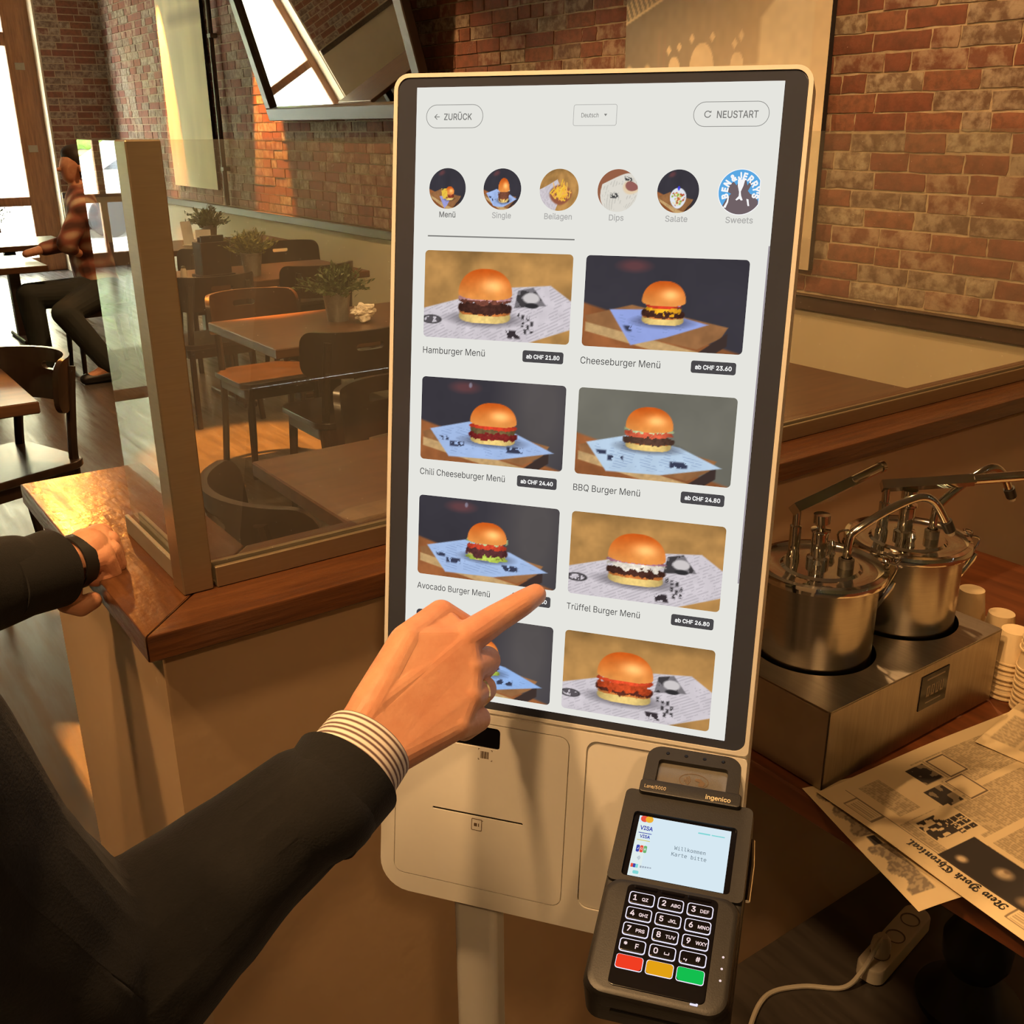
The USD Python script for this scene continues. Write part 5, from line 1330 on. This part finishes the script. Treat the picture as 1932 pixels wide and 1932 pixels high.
rh = chain((imcp, 0.0150), (pip, 0.0126), (dip, 0.0112), (tip, 0.0096))
rh += chain((mmcp, 0.0150), (mpip, 0.0124), (mdip, 0.0108), (mtip, 0.0095))
rh += chain((rmcp, 0.0145), (rpip, 0.0120), (rdip, 0.0105), (rtip, 0.0090))
rh += chain((pmcp, 0.0135), (ppip, 0.0112), (pdip, 0.0098), (ptip, 0.0085))
rh += chain((tcmc, 0.0175), (tmcp, 0.0150), (tip2, 0.0128), (ttip, 0.0098)) + [[(tcmc, 0.016), (tmcp, 0.0138), (imcp, 0.0130), (wr, 0.015)], [(tmcp, 0.0125), (imcp, 0.0118), (over(tip2, imcp, 0.3), 0.0098)]]
rh += [[(wr, 0.0165), (wu, 0.0165), (imcp, 0.0138), (mmcp, 0.0140)], [(wr, 0.016), (wu, 0.0165), (mmcp, 0.0140), (rmcp, 0.0136)], [(wu, 0.0165), (rmcp, 0.0134), (pmcp, 0.0128)], [(wr, 0.0165), (tcmc, 0.017), (imcp, 0.0125)],
       [(wr, 0.0165), (wu, 0.0165), (wr2, 0.0165), (wu2, 0.0165)]]
right_hand = flesh(rh, 0.0030, 22)

lse, lwr, lou = (0.1974, 1.2080, 1.0885), (0.2182, 1.2218, 1.0850), (0.1273, 1.1495, 1.1346)
lw2 = over(lse, lwr, -0.25)
LK = [np.array(p) for p in ((0.2692, 1.2577, 1.1000), (0.2723, 1.2420, 1.0950), (0.2690, 1.2270, 1.0880), (0.2590, 1.2160, 1.0820))]
cen = np.array((0.2440, 1.2330, 1.0930))
lh = [[(lwr, 0.022), (tuple(over(LK[0], cen, 0.3)), 0.018), (tuple(over(LK[3], cen, 0.3)), 0.018)], [(lwr, 0.024), (tuple(cen), 0.0265)]]
for i, q in enumerate(LK):
    f1 = q + [0.006, 0.004, -0.021]; f2 = f1 + [-0.020, -0.004, -0.001]; f3 = f2 + [-0.014, -0.003, 0.006]
    lh += chain((over(q, cen, 0.3), 0.0135), (tuple(q), 0.0125), (tuple(f1), 0.0110), (tuple(f2), 0.0098), (tuple(f3), 0.0090))
lt = [(0.2120, 1.2160, 1.0640), (0.2080, 1.2080, 1.0440), (0.2200, 1.2020, 1.0360), (0.2340, 1.2010, 1.0400)]
lh += chain((lwr, 0.020), *[(p, r) for p, r in zip(lt, (0.018, 0.0150, 0.0125, 0.0105))])
lh += chain((lwr, 0.0265), (lse, 0.027), (lw2, 0.028))
left_hand = flesh(lh, 0.0034, 14)

shl = (-0.114, 0.905, 1.345); lel = (-0.03, 1.10, 1.13)
pel, che, nek, hed = (-0.16, 0.725, 0.98), (-0.10, 0.72, 1.26), (-0.105, 0.722, 1.43), (-0.085, 0.725, 1.585)
bones = [[(pel, 0.13), ((-0.16, 0.63, 0.97), 0.10), ((-0.17, 0.82, 0.97), 0.10), ((-0.12, 0.72, 1.12), 0.12)], [((-0.12, 0.66, 1.10), 0.10), ((-0.125, 0.78, 1.10), 0.10), ((-0.07, 0.62, 1.30), 0.085), ((-0.12, 0.82, 1.31), 0.085), ((-0.10, 0.72, 1.36), 0.08)]]
bones += chain(((-0.10, 0.72, 1.36), 0.07), (nek, 0.056), ((-0.09, 0.724, 1.50), 0.055))
bones += [[((-0.09, 0.725, 1.60), 0.085), ((-0.06, 0.727, 1.585), 0.075), ((-0.055, 0.728, 1.52), 0.055), ((-0.10, 0.725, 1.56), 0.08)], ((-0.02, 0.729, 1.575), (0.018, 0.731, 1.555), 0.010, 0.012), ((0.008, 0.731, 1.525), (0.008, 0.733, 1.523), 0.02, 0.02),
          ((-0.09, 0.812, 1.575), (-0.09, 0.815, 1.555), 0.014, 0.012), ((-0.09, 0.640, 1.575), (-0.09, 0.637, 1.555), 0.014, 0.012)]
bones += chain(((-0.09, 0.62, 1.335), 0.065), (shr, 0.052), (ua, 0.044), (elbow, 0.040), (mid, 0.034), (over(wr2, wu2, 0.5), 0.024))
bones += chain(((-0.12, 0.84, 1.34), 0.065), (shl, 0.052), (lel, 0.040), (lw2, 0.027))
for sy in (-1, 1):
    bones += chain(((-0.17, 0.725 + sy * 0.085, 0.93), 0.095), ((-0.14, 0.725 + sy * 0.10, 0.50), 0.058), ((-0.19, 0.725 + sy * 0.11, 0.10), 0.042), ((-0.19, 0.725 + sy * 0.11, 0.05), 0.04), ((-0.04, 0.725 + sy * 0.13, 0.03), 0.028))
torso = flesh(bones, 0.018, 6)
body = Manifold.batch_boolean([tomf(torso.vertices, torso.faces), tomf(right_hand.vertices, right_hand.faces), tomf(left_hand.vertices, left_hand.faces)], manifold3d.OpType.Add)
pbody = part(person, 'body', body, 'skin', 'bare hands and face', smooth=True)
# nails
def nail(c, fwd, up, w=0.0052, l=0.0062):
    fwd = np.array(fwd, float); fwd /= np.linalg.norm(fwd); up = np.array(up, float); up -= fwd * (up @ fwd); up /= np.linalg.norm(up); sd = np.cross(fwd, up)
    m = trimesh.creation.icosphere(2, 1.0); M_ = np.eye(4); M_[:3, 0], M_[:3, 1], M_[:3, 2], M_[:3, 3] = fwd * l, sd * w, up * 0.0012, c
    return xf(m, M_)


# jacket: a thicker, loosely wrinkled shell over torso and arms

hemr = np.array([0.2679, 0.5900, 1.1259]); axis_r = np.array([0.2929, 0.6024, 1.1345]) - hemr; axis_r /= np.linalg.norm(axis_r)
slv = chain((shr, 0.082), (ua, 0.073), (elbow, 0.066), (low, 0.060), (mid, 0.0490), (over(mid, hemr, 0.55), 0.0440), (tuple(hemr - axis_r * 0.034), 0.0405))
jb = [[(pel, 0.155), ((-0.16, 0.61, 0.95), 0.125), ((-0.17, 0.84, 0.95), 0.125), ((-0.12, 0.72, 1.12), 0.145)], [((-0.13, 0.65, 1.10), 0.125), ((-0.135, 0.79, 1.10), 0.125), ((-0.10, 0.63, 1.30), 0.105), ((-0.13, 0.83, 1.31), 0.105), ((-0.12, 0.72, 1.37), 0.09)], ((-0.11, 0.72, 1.36), (-0.108, 0.722, 1.425), 0.085, 0.068), ((-0.09, 0.62, 1.33), shr, 0.088, 0.080)]
jb += slv + chain(((-0.12, 0.84, 1.33), 0.09), (shl, 0.080), (lel, 0.062), (over(lel, lse, 0.55), 0.0535), (over(lel, lse, 0.80), 0.0480))
jk = flesh(jb, 0.011, 6)
n_ = meshkit.fbm(jk.vertices * np.array([9, 14, 14]), 3, 5) - 0.5; d2 = np.linalg.norm(jk.vertices - np.array(elbow), axis=1)
fold = np.sin(jk.vertices @ np.array([70, 20, -60.0]) + 8 * n_) * np.exp(-(d2 / 0.10) ** 2) * 0.0035
jk.vertices += jk.vertex_normals * (n_ * 0.010 + fold)[:, None]
jm = tomf(jk.vertices, jk.faces)
# cut the sleeve ends square so that cuff and wrist come out of them
ax = np.array(wr2) - np.array(mid); ax /= np.linalg.norm(ax)
cut = np.array([0.2635, 0.5925, 1.1225])
jm = jm.trim_by_plane(tuple(-ax), float(-ax @ cut)) if False else jm
part(person, 'jacket', jm, 'jacket', 'black jacket', smooth=True)


def sleeve_ring(c0, c1, r0, r1, wall, n=40, m=18, paint=None, flat=1.0, updir=(0, 0, 1)):
    """An open cuff: tube with wall thickness from c0 to c1."""
    c0, c1 = np.array(c0), np.array(c1); a = c1 - c0; L_ = np.linalg.norm(a); a /= L_
    u = np.cross(a, updir); u /= np.linalg.norm(u); w = np.cross(a, u); ang = np.arange(n) * 2 * PI / n; rings = []; tag_ = []
    ts = np.linspace(0, 1, m)
    for t in ts:
        r = r0 + (r1 - r0) * t; rings.append(c0 + a * L_ * t + r * (np.cos(ang)[:, None] * u * flat + np.sin(ang)[:, None] * w)); tag_.append(t)
    for t in ts[::-1]:
        r = r0 + (r1 - r0) * t - wall; rings.append(c0 + a * L_ * t + r * (np.cos(ang)[:, None] * u * flat + np.sin(ang)[:, None] * w)); tag_.append(t)
    mesh = loft(rings, cap=False, closed=True)
    return mesh, np.repeat(np.array(tag_), n)


c_h = np.array([0.2929, 0.6024, 1.1345])
cm, tt = sleeve_ring(c_h - axis_r * 0.060, c_h, 0.0385, 0.0358, 0.0022, 44, 61)
stripe = ((tt * 60 / 4.6) % 1) < 0.42
part(person, 'shirt_cuff', cm, 'paint_print', 'white shirt cuff with dark stripes', paint=np.where(stripe[:, None], lin((104, 78, 74)), lin((232, 222, 210))))
cm, _ = sleeve_ring(hemr - axis_r * 0.046, hemr, 0.0385, 0.0428, 0.0030, 44, 12)
part(person, 'sleeve_end', cm, 'jacket', 'hem of the right jacket sleeve', smooth=60)
a_l = np.array(lwr) - np.array(lse); a_l /= np.linalg.norm(a_l)
cm, _ = sleeve_ring(np.array(lse) - a_l * 0.075, np.array(lse), 0.0420, 0.0465, 0.0035, 44, 10)
part(person, 'sleeve_end', cm, 'jacket', 'hem of the left jacket sleeve', smooth=60)
cm, _ = sleeve_ring(np.array(lse) - a_l * 0.03, np.array(lse) + a_l * 0.005, 0.0400, 0.0405, 0.002, 44, 6)
part(person, 'shirt_cuff', cm, 'napkin', 'pale shirt cuff edge', smooth=60)
wc = np.array(lwr) + a_l * 0.004
cm, _ = sleeve_ring(wc - a_l * 0.009, wc + a_l * 0.011, 0.0335, 0.0330, 0.0025, 40, 5)
wt = part(person, 'watch_strap', cm, 'strap_black', 'black watch strap', smooth=60)
rg = np.array(rmcp) * 0.45 + np.array(rpip) * 0.55; ra = np.array(rpip) - np.array(rmcp); ra /= np.linalg.norm(ra)
cm, _ = sleeve_ring(rg - ra * 0.002, rg + ra * 0.002, 0.0132, 0.0132, 0.0014, 30, 4)
part(person, 'ring', cm, 'gold', 'gold finger ring', smooth=60)
tb_ = flesh([[((-0.165, 0.725, 0.96), 0.15), ((-0.17, 0.80, 0.90), 0.11), ((-0.17, 0.65, 0.90), 0.11)]] + sum([chain(((-0.17, 0.725 + s * 0.085, 0.92), 0.112), ((-0.14, 0.725 + s * 0.10, 0.50), 0.080), ((-0.19, 0.725 + s * 0.11, 0.09), 0.066)) for s in (-1, 1)], []), 0.03, 4)
part(person, 'trousers', tb_, 'trousers', 'dark trousers', smooth=True)
for s in (-1, 1):
    part(person, 'shoe', flesh([[((-0.20, 0.725 + s * 0.11, 0.045), 0.045), ((-0.03, 0.725 + s * 0.13, 0.034), 0.034), ((-0.12, 0.725 + s * 0.12, 0.05), 0.045)]], 0.02, 3), 'shoe', smooth=True)
hr = flesh([[((-0.105, 0.725, 1.615), 0.092), ((-0.125, 0.725, 1.58), 0.088), ((-0.07, 0.727, 1.645), 0.065)]], 0.02, 3)
part(person, 'hair', hr, 'hair_dark', 'short dark hair', smooth=True)

# ------------------------------------------------------------------ seated guest
g = thing('person', 'seated guest in a reddish plaid shirt at the table with the pale cloth', 'person', (1.80, 7.42, 0))
HP, KN, AN = (1.820, 7.38, 0.52), (1.34, 7.26, 0.56), (1.36, 7.26, 0.10)
K2, A2 = (1.49, 7.04, 0.46), (1.70, 6.98, 0.09)
gb = [[(HP, 0.12), ((1.820, 7.56, 0.54), 0.11), ((1.800, 7.46, 0.75), 0.12)], [((1.800, 7.46, 0.75), 0.12), ((1.760, 7.32, 1.06), 0.085), ((1.820, 7.62, 1.06), 0.085), ((1.790, 7.46, 1.10), 0.09)]]
gb += chain(((1.790, 7.46, 1.12), 0.06), ((1.780, 7.46, 1.22), 0.055)) + [[((1.785, 7.46, 1.36), 0.085), ((1.755, 7.455, 1.34), 0.07), ((1.740, 7.45, 1.28), 0.05)], ((1.715, 7.45, 1.335), (1.675, 7.445, 1.32), 0.012, 0.012), ((1.795, 7.37, 1.335), (1.795, 7.368, 1.315), 0.014, 0.012), ((1.795, 7.55, 1.335), (1.795, 7.552, 1.315), 0.014, 0.012)]
gb += chain(((1.750, 7.31, 1.07), 0.05), ((1.610, 7.24, 0.87), 0.042), ((1.660, 7.28, 0.82), 0.030), ((1.690, 7.31, 0.80), 0.028), ((1.700, 7.36, 0.79), 0.016)) + chain(((1.820, 7.63, 1.07), 0.05), ((1.760, 7.70, 0.84), 0.042), ((1.52, 7.62, 0.805), 0.03), ((1.42, 7.58, 0.79), 0.024))
for h0, kn, an in (((1.820, 7.38, 0.52), KN, AN), ((1.820, 7.36, 0.52), K2, A2)):
    gb += chain((h0, 0.09), (kn, 0.058), (an, 0.04), ((an[0] - 0.14, an[1], 0.04), 0.03))
part(g, 'body', flesh(gb, 0.02, 5), 'skin', smooth=True)
sh_ = [[(over(HP, (1.800, 7.46, 0.75), 0.25), 0.135), ((1.820, 7.55, 0.60), 0.125), ((1.800, 7.46, 0.78), 0.14)], [((1.800, 7.46, 0.75), 0.14), ((1.760, 7.31, 1.05), 0.10), ((1.820, 7.62, 1.05), 0.10), ((1.790, 7.46, 1.12), 0.10)], ((1.790, 7.46, 1.10), (1.785, 7.46, 1.185), 0.085, 0.068)]
sh_ += chain(((1.750, 7.31, 1.06), 0.075), ((1.610, 7.24, 0.87), 0.062), ((1.645, 7.27, 0.835), 0.046)) + chain(((1.820, 7.63, 1.06), 0.075), ((1.760, 7.70, 0.84), 0.062), ((1.55, 7.63, 0.81), 0.045))
part(g, 'shirt', flesh(sh_, 0.02, 5), 'shirt_plaid', 'reddish plaid shirt', smooth=True)
part(g, 'trousers', flesh([[((1.820, 7.37, 0.53), 0.14), ((1.820, 7.56, 0.54), 0.13)]] + chain(((1.800, 7.38, 0.53), 0.115), (KN, 0.082), ((AN[0], AN[1], 0.13), 0.066)) + chain(((1.800, 7.36, 0.53), 0.11), (K2, 0.082), ((A2[0], A2[1], 0.12), 0.066)), 0.025, 4), 'jeans_dark', 'dark trousers', smooth=True)
for a in (AN, A2):
    part(g, 'shoe', flesh([[((a[0] + 0.03, a[1], 0.045), 0.045), ((a[0] - 0.16, a[1], 0.035), 0.035)]], 0.02, 3), 'shoe', smooth=True)
part(g, 'hair', flesh([[((1.805, 7.46, 1.385), 0.092), ((1.820, 7.46, 1.35), 0.088), ((1.765, 7.46, 1.41), 0.06)]], 0.02, 3), 'hair_dark', smooth=True)
